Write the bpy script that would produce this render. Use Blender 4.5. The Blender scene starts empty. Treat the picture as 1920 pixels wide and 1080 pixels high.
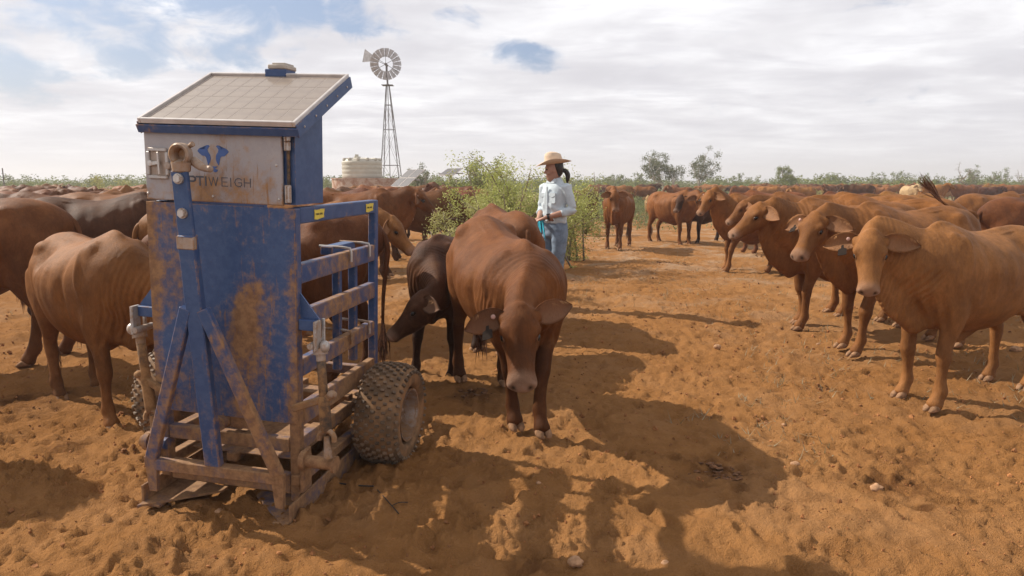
import bpy, math, random
import numpy as np
from math import radians as rad, sin, cos, pi
from mathutils import Vector, Matrix

random.seed(7); rng = np.random.default_rng(11)
S = bpy.context.scene
# ------------------------------------------------------------------ camera
F_PX, CAM_H, PITCH = 1300.0, 1.40, math.atan(198/1300.0)
cam = bpy.data.objects.new('camera', bpy.data.cameras.new('camera'))
S.collection.objects.link(cam); S.camera = cam
cam.data.sensor_width = 36; cam.data.lens = 36*F_PX/1920
cam.location = (0, 0, CAM_H); cam.rotation_euler = (pi/2-PITCH, 0, 0)
cam.data.clip_start = .05; cam.data.clip_end = 9000
# ------------------------------------------------------------------ world
SUN_EL, SUN_AZ = rad(39), rad(157)          # azimuth measured from +X counter-clockwise
SUNV = Vector((cos(SUN_EL)*cos(SUN_AZ), cos(SUN_EL)*sin(SUN_AZ), sin(SUN_EL)))
W = bpy.data.worlds.new('World'); S.world = W; W.use_nodes = True
def dir_of(px, py):
    x, y = (px-960)/F_PX, (540-py)/F_PX
    v = Vector((x, cos(PITCH)+y*sin(PITCH), -sin(PITCH)+y*cos(PITCH)))
    return v.normalized()
class NT:
    def __init__(s, tree): s.t = tree; s.n = tree.nodes; s.l = tree.links
    def new(s, typ, **kw):
        n = s.n.new(typ)
        for k, v in kw.items(): setattr(n, k, v)
        return n
    def put(s, sock, v):
        if isinstance(v, bpy.types.NodeSocket): s.l.new(v, sock)
        elif v is not None:
            try: sock.default_value = v
            except Exception: sock.default_value = (v[0], v[1], v[2], 1.0)
    def math(s, op, a, b=None, c=None, clamp=False):
        n = s.new('ShaderNodeMath', operation=op, use_clamp=clamp)
        s.put(n.inputs[0], a); s.put(n.inputs[1], b) if b is not None else None
        if c is not None: s.put(n.inputs[2], c)
        return n.outputs[0]
    def vmath(s, op, a, b=None, scale=None):
        n = s.new('ShaderNodeVectorMath', operation=op)
        s.put(n.inputs[0], a)
        if b is not None: s.put(n.inputs[1], b)
        if scale is not None: s.put(n.inputs['Scale'], scale)
        return n.outputs['Value'] if op in ('DOT_PRODUCT', 'LENGTH') else n.outputs[0]
    def noise(s, vec, scale, detail=4, rough=.55, dist=0., out='Fac'):
        n = s.new('ShaderNodeTexNoise'); s.put(n.inputs['Vector'], vec)
        n.inputs['Scale'].default_value = scale; n.inputs['Detail'].default_value = detail
        n.inputs['Roughness'].default_value = rough; n.inputs['Distortion'].default_value = dist
        return n.outputs[out]
    def ramp(s, fac, lo, hi, a=0., b=1.):
        n = s.new('ShaderNodeMapRange', interpolation_type='SMOOTHSTEP')
        s.put(n.inputs[0], fac); n.inputs[1].default_value = lo; n.inputs[2].default_value = hi
        n.inputs[3].default_value = a; n.inputs[4].default_value = b
        return n.outputs[0]
    def mix(s, fac, a, b, mode='MIX'):
        n = s.new('ShaderNodeMix', data_type='RGBA', blend_type=mode)
        s.put(n.inputs[0], fac)
        s.put(n.inputs[6], (*a, 1) if isinstance(a, tuple) and len(a) == 3 else a)
        s.put(n.inputs[7], (*b, 1) if isinstance(b, tuple) and len(b) == 3 else b)
        return n.outputs[2]
    def bump(s, h, strength, dist=.01, normal=None):
        n = s.new('ShaderNodeBump'); s.put(n.inputs['Height'], h)
        n.inputs['Strength'].default_value = strength; n.inputs['Distance'].default_value = dist
        if normal is not None: s.put(n.inputs['Normal'], normal)
        return n.outputs[0]
w = NT(W.node_tree); w.n.clear()
sky = w.new('ShaderNodeTexSky', sky_type='NISHITA'); sky.sun_disc = False
sky.sun_elevation = SUN_EL; sky.sun_rotation = rad(90)-SUN_AZ
sky.air_density = 1.2; sky.dust_density = 3.0
tc = w.new('ShaderNodeTexCoord').outputs['Generated']
sep = w.new('ShaderNodeSeparateXYZ'); w.l.new(tc, sep.inputs[0])
den = w.math('ADD', w.math('MAXIMUM', sep.outputs[2], 0.0), .09)
cmb = w.new('ShaderNodeCombineXYZ')
w.put(cmb.inputs[0], w.math('DIVIDE', sep.outputs[0], den)); w.put(cmb.inputs[1], w.math('DIVIDE', sep.outputs[1], den))
cp = w.vmath('ADD', cmb.outputs[0], (3.1, 7.4, 0))
n1 = w.noise(cp, .55, 7, .58, .25)
n2 = w.noise(w.vmath('ADD', cp, (9, 2, 1)), 1.7, 5, .55, .3)
n3 = w.noise(cp, .8, 4, .5)
cov = w.math('ADD', w.math('MULTIPLY', n1, .75), w.math('MULTIPLY', n2, .25))
H_ = 0.0
wt = w.vmath('ADD', tc, w.vmath('SCALE', w.vmath('SUBTRACT', w.noise(tc, 14., 6, .6, .2, 'Color'), (.5, .5, .5)), None, .05))
wt = w.vmath('NORMALIZE', wt)
for px, py, r, amt in ((100, -30, .15, .55), (250, -10, .12, .55), (370, 22, .095, .65), (500, 45, .085, .65), (610, 30, .07, .6), (680, 20, .05, .45),
                       (925, 98, .030, .28), (955, 102, .034, .33), (985, 106, .034, .33), (1015, 112, .034, .33), (1045, 118, .028, .26), (860, 50, .05, .3), (70, 162, .05, .42), (10, 150, .05, .36)):
    f = w.ramp(w.vmath('DOT_PRODUCT', wt, tuple(dir_of(px, py))), cos(r), 1.0, 0, amt); H_ = w.math('ADD', H_, f)
nE = w.noise(w.vmath('MULTIPLY', tc, (1, 1, 2.2)), 11., 8, .60, .45)
blue = w.ramp(w.math('ADD', w.math('MINIMUM', H_, .8), w.math('MULTIPLY', w.math('SUBTRACT', nE, .5), 2.4)), .28, .98)
mask = w.math('SUBTRACT', 1.0, blue)
shade = w.ramp(n3, .35, .68)
# cloud tone varies with noise and turns an even pale grey low down
ccol = w.mix(w.ramp(n2, .3, .7), (9.3, 9.2, 9.6), (12.2, 12.2, 12.5))
ccol = w.mix(w.math('MULTIPLY', shade, .62), ccol, (6.9, 6.8, 7.4))
n5 = w.noise(w.vmath('MULTIPLY', cp, (.8, 1.6, 1)), 1.5, 6, .6, .5)
ccol = w.mix(w.ramp(n5, .42, .66, 0, .5), ccol, (7.3, 7.2, 7.8))
ccol = w.mix(w.ramp(sep.outputs[2], .0, .10, .8, 0.), ccol, (8.6, 8.6, 9.1))
skyc = w.mix(.45, w.vmath('MULTIPLY', sky.outputs[0], (.9, 1., 1.15)), (3.9, 5.3, 8.4))
col = w.mix(mask, skyc, ccol)
bg = w.new('ShaderNodeBackground'); w.l.new(col, bg.inputs[0]); bg.inputs[1].default_value = .069
out = w.new('ShaderNodeOutputWorld'); w.l.new(bg.outputs[0], out.inputs[0])
# ------------------------------------------------------------------ sun
sl = bpy.data.lights.new('sun', 'SUN'); sl.energy = 5.0; sl.angle = rad(.6); sl.color = (1, .92, .80)
so = bpy.data.objects.new('sun', sl); S.collection.objects.link(so)
so.rotation_euler = SUNV.to_track_quat('Z', 'Y').to_euler(); so.location = (-20, 10, 30)
S.view_settings.view_transform = 'Standard'; S.view_settings.look = 'None'
S.view_settings.exposure = .45; S.view_settings.gamma = 1; S.view_settings.use_curve_mapping = False
S.cycles.max_bounces = 6; S.cycles.diffuse_bounces = 3; S.cycles.glossy_bounces = 3
S.cycles.transparent_max_bounces = 8; S.cycles.volume_bounces = 0
S.cycles.use_denoising = True

# ================================================================== helpers
COL = S.collection
def link(o, parent=None):
    COL.objects.link(o)
    if parent is not None: o.parent = parent
    return o
def tag(o, label=None, cat=None, group=None, kind=None):
    for k, v in (('label', label), ('category', cat), ('group', group), ('kind', kind)):
        if v: o[k] = v
    return o
def empty(name, loc=(0, 0, 0), rz=0., scale=1., label=None, cat=None, group=None):
    o = bpy.data.objects.new(name, None); o.empty_display_size = .1
    o.location = loc; o.rotation_euler = (0, 0, rz); o.scale = (scale,)*3
    link(o); return tag(o, label, cat, group)
def mesh_np(name, V, Fs, mats, smooth=False, midx=None):
    me = bpy.data.meshes.new(name)
    V = np.asarray(V, float)
    me.from_pydata(V.tolist(), [], [list(map(int, f)) for f in Fs]); me.update()
    for m in (mats if isinstance(mats, (list, tuple)) else [mats]):
        if m: me.materials.append(m)
    if smooth: me.polygons.foreach_set('use_smooth', [True]*len(me.polygons))
    if midx is not None: me.polygons.foreach_set('material_index', midx)
    return me
def grid_mesh(name, V, quads, mats, smooth=True):
    """fast path: V (n,3) array, quads (m,4) int array"""
    me = bpy.data.meshes.new(name); V = np.asarray(V, np.float32); quads = np.asarray(quads, np.int32)
    me.vertices.add(len(V)); me.vertices.foreach_set('co', V.ravel())
    k = quads.shape[1]
    me.loops.add(quads.size); me.loops.foreach_set('vertex_index', quads.ravel())
    me.polygons.add(len(quads)); me.polygons.foreach_set('loop_start', np.arange(0, quads.size, k, dtype=np.int32))
    me.polygons.foreach_set('loop_total', np.full(len(quads), k, np.int32))
    me.polygons.foreach_set('use_smooth', np.full(len(quads), smooth))
    me.update(calc_edges=True); me.validate()
    for m in (mats if isinstance(mats, (list, tuple)) else [mats]): me.materials.append(m)
    return me
class MB:
    """collects shapes, builds ONE mesh object"""
    def __init__(s): s.V = []; s.F = []; s.n = 0
    def add(s, V, F):
        V = np.asarray(V, float); s.V.append(V); s.F += [[i+s.n for i in f] for f in F]; s.n += len(V); return s
    def box(s, c, size, R=None, ch=.003):
        hx, hy, hz = [v/2 for v in size]; ch = min(ch, hx*.45, hy*.45, hz*.45)
        V = []; idx = {}
        for sx in (-1, 1):
            for sy in (-1, 1):
                for sz in (-1, 1):
                    for ax in range(3):
                        p = [sx*(hx-ch), sy*(hy-ch), sz*(hz-ch)]
                        h = (hx, hy, hz)[ax]; p[ax] = (sx, sy, sz)[ax]*h
                        idx[(sx, sy, sz, ax)] = len(V); V.append(p)
        F = []
        for ax in range(3):
            a, b = [k for k in range(3) if k != ax]
            for sg in (-1, 1):
                q = []
                for u, v in ((-1, -1), (1, -1), (1, 1), (-1, 1)):
                    t = [0, 0, 0]; t[ax] = sg; t[a] = u; t[b] = v; q.append(idx[(*t, ax)])
                F.append(q)
        for ax in range(3):
            a, b = [k for k in range(3) if k != ax]
            for u in (-1, 1):
                for v in (-1, 1):
                    q = []
                    for sg, which in ((-1, a), (-1, b), (1, b), (1, a)):
                        t = [0, 0, 0]; t[ax] = sg; t[a] = u; t[b] = v; q.append(idx[(*t, which)])
                    F.append(q)
        for sx in (-1, 1):
            for sy in (-1, 1):
                for sz in (-1, 1): F.append([idx[(sx, sy, sz, k)] for k in range(3)])
        V = np.array(V)
        if R is not None: V = V @ np.asarray(R).T
        return s.add(V+np.array(c), F)
    def bar(s, p0, p1, wdt, hgt, up=(0, 0, 1), ch=.004):
        p0, p1 = np.array(p0, float), np.array(p1, float); d = p1-p0; L = np.linalg.norm(d); d /= L
        up = np.array(up, float); sd = np.cross(d, up)
        if np.linalg.norm(sd) < 1e-4: sd = np.cross(d, (1, 0, 0))
        sd /= np.linalg.norm(sd); u = np.cross(sd, d)
        return s.box((p0+p1)/2, (L, wdt, hgt), np.stack([d, sd, u], 1), ch)
    def tube(s, P, r, n=10, cap=True):
        P = np.array(P, float); r = np.broadcast_to(np.array(r, float), (len(P),))
        T = np.gradient(P, axis=0); T /= np.linalg.norm(T, axis=1)[:, None]+1e-9
        ref = np.array((0, 0, 1.)) if abs(T[0][2]) < .9 else np.array((1., 0, 0))
        V = []
        a = np.linspace(0, 2*pi, n, endpoint=False); prev = None
        for i in range(len(P)):
            sd = np.cross(T[i], ref) if prev is None else prev-T[i]*np.dot(prev, T[i])
            sd /= np.linalg.norm(sd)+1e-9; prev = sd; u = np.cross(sd, T[i])
            V.append(P[i]+r[i]*(np.cos(a)[:, None]*sd+np.sin(a)[:, None]*u))
        V = np.concatenate(V); F = []
        for i in range(len(P)-1):
            for k in range(n):
                k2 = (k+1) % n; F.append([i*n+k, i*n+k2, (i+1)*n+k2, (i+1)*n+k])
        if cap: F.append(list(range(n))[::-1]); F.append([(len(P)-1)*n+k for k in range(n)])
        return s.add(V, F)
    def lathe(s, prof, n=24, c=(0, 0, 0), axis='z', closed=False):
        prof = np.array(prof, float); a = np.linspace(0, 2*pi, n, endpoint=False); V = []
        for r, z in prof:
            V.append(np.stack([r*np.cos(a), r*np.sin(a), np.full(n, z)], 1))
        V = np.concatenate(V); m = len(prof); F = []
        for i in range(m if closed else m-1):
            j = (i+1) % m
            for k in range(n): F.append([i*n+k, i*n+(k+1) % n, j*n+(k+1) % n, j*n+k])
        if not closed: F.append(list(range(n))[::-1]); F.append([(m-1)*n+k for k in range(n)])
        if axis == 'x': V = V[:, [2, 0, 1]]
        if axis == 'y': V = V[:, [1, 2, 0]]
        return s.add(V+np.array(c), F)
    def ell(s, c, r, n=10, m=7, R=None):
        V = []; F = []
        for i in range(1, m):
            t = pi*i/m
            for k in range(n): p = 2*pi*k/n; V.append((sin(t)*cos(p), sin(t)*sin(p), cos(t)))
        V += [(0, 0, 1), (0, 0, -1)]; top = len(V)-2
        for i in range(m-2):
            for k in range(n): F.append([i*n+k, (i+1)*n+k, (i+1)*n+(k+1) % n, i*n+(k+1) % n])
        for k in range(n): F.append([top, k, (k+1) % n]); F.append([top+1, (m-2)*n+(k+1) % n, (m-2)*n+k])
        V = np.array(V)*np.array(r)
        if R is not None: V = V @ np.asarray(R).T
        return s.add(V+np.array(c), F)
    def prism(s, poly, th, O=(0, 0, 0), X=(1, 0, 0), Y=(0, 0, 1)):
        """2D polygon (x,y) in plane X,Y at O, thickness th along X x Y"""
        O, X, Y = (np.array(v, float) for v in (O, X, Y)); N = np.cross(X, Y); n = len(poly)
        P = np.array([O+a*X+b*Y for a, b in poly]); V = np.concatenate([P-N*th/2, P+N*th/2])
        F = [list(range(n))[::-1], list(range(n, 2*n))]+[[i, (i+1) % n, n+(i+1) % n, n+i] for i in range(n)]
        return s.add(V, F)
    def mesh(s, name, mat, smooth=False):
        me = mesh_np(name, np.concatenate(s.V), s.F, mat, smooth)
        return me
    def build(s, name, mat, parent=None, smooth=False, auto=None):
        me = s.mesh(name, mat, smooth or auto is not None)
        if auto is not None:
            try: me.set_sharp_from_angle(angle=rad(auto))
            except Exception: pass
        return link(bpy.data.objects.new(name, me), parent)
def cat(A, k):
    """Catmull-Rom resample of rows, k pieces per interval"""
    A = np.array(A, float); P = np.vstack([2*A[0]-A[1], A, 2*A[-1]-A[-2]]); out = []
    for i in range(1, len(P)-2):
        for t in np.linspace(0, 1, k, endpoint=False):
            out.append(.5*((2*P[i])+(-P[i-1]+P[i+1])*t+(2*P[i-1]-5*P[i]+4*P[i+1]-P[i+2])*t*t+(-P[i-1]+3*P[i]-3*P[i+1]+P[i+2])*t**3))
    out.append(P[-2]); return np.array(out)
def loft(mb, rows, n=20, k=3, up=(0, 0, 1), pinch=0., ex=1.):
    """rows: x,y,z,halfwidth,half-up,half-down ; closed elliptical loft with rounded ends"""
    A = cat(rows, k); A[:, 3:] = np.maximum(A[:, 3:], .004)
    P = A[:, :3]; T = np.gradient(P, axis=0); T /= np.linalg.norm(T, axis=1)[:, None]+1e-9
    up = np.array(up, float); a = np.linspace(0, 2*pi, n, endpoint=False); V = []
    ca, sa = np.sign(np.cos(a))*np.abs(np.cos(a))**ex, np.sin(a)
    for i in range(len(P)):
        sd = np.cross(T[i], up); sd /= np.linalg.norm(sd)+1e-9; u = np.cross(sd, T[i])
        h = np.where(sa > 0, A[i, 4], A[i, 5])
        wd = A[i, 3]*(1-pinch*np.maximum(sa, 0)**2)
        V.append(P[i]+(ca*wd)[:, None]*sd+(sa*h)[:, None]*u)
    m = len(P); F = []
    for i in range(m-1):
        for q in range(n): F.append([i*n+q, i*n+(q+1) % n, (i+1)*n+(q+1) % n, (i+1)*n+q])
    V = np.concatenate(V); 
    e0 = P[0]-T[0]*min(A[0, 3], A[0, 4])*.6; e1 = P[-1]+T[-1]*min(A[-1, 3], A[-1, 4])*.6
    V = np.vstack([V, e0, e1]); a0, a1 = len(V)-2, len(V)-1
    for q in range(n): F.append([(q+1) % n, q, a0]); F.append([(m-1)*n+q, (m-1)*n+(q+1) % n, a1])
    mb.add(V, F)
def remesh(mb, vox, smooth=3, lam=.55):
    me = mb.mesh('tmp', None); o = bpy.data.objects.new('tmp', me); COL.objects.link(o)
    md = o.modifiers.new('r', 'REMESH'); md.mode = 'VOXEL'; md.voxel_size = vox; md.use_smooth_shade = True
    dg = bpy.context.evaluated_depsgraph_get(); dg.update()
    r = bpy.data.meshes.new_from_object(o.evaluated_get(dg))
    bpy.data.objects.remove(o); bpy.data.meshes.remove(me)
    n = len(r.vertices); V = np.empty(n*3, np.float32); r.vertices.foreach_get('co', V); V = V.reshape(-1, 3).astype(float)
    E = np.empty(len(r.edges)*2, np.int32); r.edges.foreach_get('vertices', E); E = E.reshape(-1, 2)
    deg = np.bincount(E.ravel(), minlength=n)[:, None]
    for _ in range(smooth):
        A = np.zeros_like(V)
        for c in range(3):
            A[:, c] = np.bincount(E[:, 0], V[E[:, 1], c], n)+np.bincount(E[:, 1], V[E[:, 0], c], n)
        V += lam*(A/np.maximum(deg, 1)-V)
    return r, V
def setco(me, V):
    me.vertices.foreach_set('co', np.asarray(V, np.float32).ravel()); me.update()
def setattr_col(me, name, C):
    a = me.attributes.new(name, 'FLOAT_COLOR', 'POINT'); a.data.foreach_set('color', np.asarray(C, np.float32).ravel())
def sst(x, a, b):
    t = np.clip((x-a)/(b-a), 0, 1); return t*t*(3-2*t)
def gpt(px, py, z=0.):
    d = dir_of(px, py); t = (z-CAM_H)/d.z; return Vector((d.x*t, d.y*t, z))
def at(px, depth):                      # x of pixel column at world distance y
    return (px-960)/F_PX*(depth*cos(PITCH)+CAM_H*sin(PITCH))
def vnoise2(x, y, seed):
    """smooth value noise on arrays"""
    r = np.random.default_rng(seed).random((256, 256))
    xi, yi = np.floor(x).astype(int), np.floor(y).astype(int); fx, fy = x-xi, y-yi
    fx = fx*fx*(3-2*fx); fy = fy*fy*(3-2*fy)
    g = lambda a, b: r[a % 256, b % 256]
    return (g(xi, yi)*(1-fx)+g(xi+1, yi)*fx)*(1-fy)+(g(xi, yi+1)*(1-fx)+g(xi+1, yi+1)*fx)*fy

# ================================================================== materials
MATS = {}
def mat(name, fn):
    if name in MATS: return MATS[name]
    m = bpy.data.materials.new(name); m.use_nodes = True; t = NT(m.node_tree); t.n.clear()
    o = t.new('ShaderNodeOutputMaterial'); b = t.new('ShaderNodeBsdfPrincipled'); t.l.new(b.outputs[0], o.inputs[0])
    fn(t, b); MATS[name] = m; return m
def setp(t, b, col=None, rough=None, metal=None, spec=None, normal=None):
    if col is not None: t.put(b.inputs['Base Color'], (*col, 1) if isinstance(col, tuple) and len(col) == 3 else col)
    if rough is not None: t.put(b.inputs['Roughness'], rough)
    if metal is not None: t.put(b.inputs['Metallic'], metal)
    if spec is not None: t.put(b.inputs['Specular IOR Level'], spec)
    if normal is not None: t.put(b.inputs['Normal'], normal)
def objco(t): return t.new('ShaderNodeTexCoord').outputs['Object']
def worldco(t): return t.new('ShaderNodeNewGeometry').outputs['Position']
def simple(name, col, rough=.6, metal=0., spec=.4, var=.12, scale=30, bump=.15):
    def fn(t, b):
        c = objco(t); n = t.noise(c, scale, 4)
        cc = t.mix(t.ramp(n, .3, .7), tuple(v*(1-var) for v in col), tuple(min(1, v*(1+var)) for v in col))
        setp(t, b, cc, rough, metal, spec, t.bump(n, bump, .004))
    return mat(name, fn)
DUST = (.30, .125, .05)
def m_ground(t, b):
    p = worldco(t); n1 = t.noise(p, .35, 5, .6); n2 = t.noise(p, 5, 6, .65); n3 = t.noise(p, 45, 5, .7); n4 = t.noise(p, 190, 3, .6)
    c = t.mix(t.ramp(n1, .3, .7), (.266, .121, .040), (.328, .160, .060))
    c = t.mix(t.ramp(n2, .42, .72, 0, .55), c, (.200, .088, .028))
    c = t.mix(t.ramp(n3, .52, .75, 0, .45), c, (.39, .195, .078))
    c = t.mix(t.ramp(n4, .62, .74, 0, .5), c, (.12, .055, .022))
    sp = t.new('ShaderNodeSeparateXYZ'); t.l.new(p, sp.inputs[0])
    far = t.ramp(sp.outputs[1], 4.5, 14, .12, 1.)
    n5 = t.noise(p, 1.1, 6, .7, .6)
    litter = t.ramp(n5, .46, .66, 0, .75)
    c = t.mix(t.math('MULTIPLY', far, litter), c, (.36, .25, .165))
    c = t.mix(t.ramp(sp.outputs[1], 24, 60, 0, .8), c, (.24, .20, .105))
    # trodden wet dung patches
    v = t.new('ShaderNodeAttribute', attribute_name='wet').outputs['Fac']
    c = t.mix(v, c, (.10, .042, .016))
    h = t.math('ADD', t.math('MULTIPLY', n3, .6), t.math('MULTIPLY', n4, .3))
    h = t.math('ADD', h, t.math('MULTIPLY', n2, .9))
    setp(t, b, c, .95, 0, .03, t.bump(h, 1.0, .032))
def m_paint(base, hi, dust_lo, dust_hi, streak=True, name='blue_paint', metal=0., rough=.45):
    def fn(t, b):
        p = objco(t); mp = t.vmath('MULTIPLY', p, (1, 1, .55)) if streak else p
        n1 = t.noise(mp, 2.6, 7, .64, .5); n2 = t.noise(p, 26, 6, .7); n3 = t.noise(p, 110, 3, .6)
        sp = t.new('ShaderNodeSeparateXYZ'); t.l.new(p, sp.inputs[0])
        low = t.ramp(sp.outputs[2], .95, .12, 0, .10)
        f = t.math('ADD', t.math('ADD', t.math('MULTIPLY', n1, .7), t.math('MULTIPLY', n2, .3)), low)
        if name == 'blue_paint':      # mud rubbed onto the edges and the middle of the big sheet
            ax_ = t.math('ABSOLUTE', sp.outputs[0]); f = t.math('ADD', f, t.ramp(ax_, .26, .33, 0, .10))
            dd = t.vmath('LENGTH', t.vmath('MULTIPLY', t.vmath('SUBTRACT', p, (.12, 0, .80)), (1.25, 0, .55))); f = t.math('ADD', f, t.ramp(dd, .20, .0, -.03, .13))
        bv = t.new('ShaderNodeBevel', samples=4); bv.inputs[0].default_value = .007
        gn = t.new('ShaderNodeNewGeometry').outputs['Normal']; ed = t.math('SUBTRACT', 1.0, t.vmath('DOT_PRODUCT', bv.outputs[0], gn))
        edge = t.math('MULTIPLY', t.ramp(ed, .01, .12), t.ramp(n2, .32, .62))
        f = t.math('ADD', f, t.math('MULTIPLY', edge, .12))
        scr = t.noise(t.vmath('MULTIPLY', p, (1, 1, .09)), 75, 3, .6); f = t.math('ADD', f, t.ramp(scr, .58, .72, 0, .07))
        if name == 'grey_door_sheet': f = t.math('ADD', f, t.ramp(sp.outputs[2], 1.53, 1.36, -.01, .06))
        d = t.ramp(f, dust_lo, dust_hi)
        c = t.mix(t.ramp(n2, .3, .7), base, hi)
        c = t.mix(t.math('ADD', t.math('MULTIPLY', d, .88), .06), c, t.mix(t.ramp(n2, .35, .65), (.195, .096, .036), (.32, .172, .070)))
        c = t.mix(t.ramp(n3, .64, .72, 0, .5), c, (.07, .03, .018))
        setp(t, b, c, t.math('ADD', t.math('MULTIPLY', d, .45), rough), metal, .4, t.bump(t.math('ADD', t.math('MULTIPLY', n2, .5), t.math('MULTIPLY', d, .5)), .25, .002))
    return mat(name, fn)
BLUE = m_paint((.016, .058, .168), (.028, .082, .205), .475, .635)
BLUE2 = m_paint((.016, .058, .168), (.028, .082, .205), .42, .60, name='blue_paint_dusty')
BLUE3 = m_paint((.016, .058, .168), (.028, .082, .205), .37, .60, name='blue_paint_caked')
BLUEC = m_paint((.016, .058, .168), (.028, .082, .205), .56, .74, name='blue_paint_clean')
PLATE = m_paint((.33, .315, .325), (.38, .365, .37), .485, .66, False, 'grey_door_sheet', 0., .5)
STEEL = m_paint((.42, .40, .38), (.5, .48, .46), .45, .65, False, 'dusty_galvanised_steel', .5, .45)
CAST = m_paint((.34, .27, .22), (.42, .34, .28), .42, .6, False, 'dusty_cast_metal', .3, .5)
BLACKM = m_paint((.03, .026, .024), (.05, .045, .04), .45, .62, False, 'worn_black_steel', .2, .5)
BOLT = m_paint((.5, .47, .44), (.6, .56, .52), .5, .7, False, 'bolt_zinc', .6, .4)
LOGO_B = simple('logo_blue', (.05, .10, .27), .6); LOGO_G = simple('logo_grey', (.085, .085, .10), .6)
YEL = m_paint((.66, .52, .06), (.72, .58, .08), .55, .63, False, 'yellow_sticker'); INK = simple('sticker_ink', (.05, .045, .03), .7)
def m_cell(t, b):
    p = objco(t); n = t.noise(p, 14, 4, .6); n2 = t.noise(t.vmath('MULTIPLY', p, (.05, 1, 1)), 160, 2)
    c = t.mix(t.ramp(n, .3, .7), (.165, .120, .088), (.21, .160, .120))
    c = t.mix(t.ramp(n2, .45, .6, 0, .12), c, (.16, .14, .14))
    setp(t, b, c, .5, 0, .5); b.inputs['Coat Weight'].default_value = .5; b.inputs['Coat Roughness'].default_value = .12
CELL = mat('dusty_solar_cell', m_cell)
CELLB = simple('solar_backing', (.46, .40, .35), .4, scale=12)
ALU = simple('dusty_aluminium', (.52, .48, .45), .4, .35, .5, .1, 20)
PLAST = simple('pale_dusty_plastic', (.40, .35, .29), .5, 0, .4, .12, 25)
def m_tyre(t, b):
    p = objco(t); n = t.noise(p, 12, 6, .65); g = t.new('ShaderNodeNewGeometry').outputs['Pointiness']
    c = t.mix(t.ramp(n, .36, .62), (.13, .08, .045), (.27, .15, .072))
    setp(t, b, c, .85, 0, .25, t.bump(t.noise(p, 60, 4), .3, .003))
TYRE = mat('dusty_tyre_rubber', m_tyre)
LUG = simple('tyre_lug_rubber', (.15, .098, .06), .65, var=.5, scale=9)
RIM = m_paint((.42, .38, .36), (.52, .48, .46), .44, .64, False, 'chipped_wheel_rim', .5, .35)
def m_coat(t, b):
    p = objco(t); oi = t.new('ShaderNodeObjectInfo')
    at_ = t.new('ShaderNodeAttribute', attribute_name='m'); sc = t.new('ShaderNodeSeparateColor'); t.l.new(at_.outputs['Color'], sc.inputs[0])
    n1 = t.noise(p, 3.0, 4, .55); n2 = t.noise(t.vmath('MULTIPLY', p, (1, 1, .3)), 110, 4, .75); n3 = t.noise(p, 9, 5, .6, .4)
    base = oi.outputs['Color']
    c = t.mix(1., base, t.mix(t.ramp(n1, .28, .72), (.74, .71, .68), (1.22, 1.21, 1.16)), 'MULTIPLY')
    c = t.mix(1., c, t.mix(t.ramp(n2, .3, .7), (.88, .88, .88), (1.10, 1.10, 1.10)), 'MULTIPLY')
    n4 = t.noise(t.vmath('MULTIPLY', p, (1, 1, .45)), 24, 6, .72, .3)
    c = t.mix(1., c, t.mix(t.ramp(n4, .3, .7), (.84, .83, .81), (1.14, 1.14, 1.12)), 'MULTIPLY')
    sz = t.new('ShaderNodeSeparateXYZ'); t.l.new(p, sz.inputs[0])
    c = t.mix(t.math('MULTIPLY', t.ramp(n3, .50, .72, 0, 1.), t.ramp(sz.outputs[2], 1.0, .25, .10, .38)), c, (.30, .14, .052))          # dust on the coat
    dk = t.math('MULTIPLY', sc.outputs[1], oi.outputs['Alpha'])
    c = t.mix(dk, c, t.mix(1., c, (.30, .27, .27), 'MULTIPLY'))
    c = t.mix(t.math('MULTIPLY', sc.outputs[0], .85), c, (.31, .195, .135))  # muzzle and inner ear
    c = t.mix(sc.outputs[2], c, (.014, .009, .007))                       # nostril, mouth line, eye rim
    wv = t.new('ShaderNodeAttribute', attribute_name='fold').outputs['Fac']
    h = t.math('ADD', t.math('MULTIPLY', n2, .34), t.math('MULTIPLY', n3, .20))
    h = t.math('ADD', h, t.math('MULTIPLY', wv, .20))
    setp(t, b, c, .58, 0, .085, t.bump(h, .8, .016))
    b.inputs['Sheen Weight'].default_value = .0; b.inputs['Sheen Roughness'].default_value = .4
    t.put(b.inputs['Sheen Tint'], (1, .8, .65, 1))
COAT = mat('cattle_coat', m_coat)
HOOF = simple('hoof_horn', (.24, .135, .075), .85, 0, .1, .35, 30)
EYE = simple('eye_dark', (.010, .006, .004), .22, 0, .35, bump=0)
TAILM = simple('tail_hair', (.15, .06, .026), .7, var=.4, scale=60)
EARH = simple('ear_hair', (.27, .14, .06), .9, spec=.1)
TAGD = simple('ear_tag_plastic', (.030, .022, .018), .9, spec=.05); TAGP = simple('ear_button_plastic', (.45, .27, .22), .5)

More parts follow.
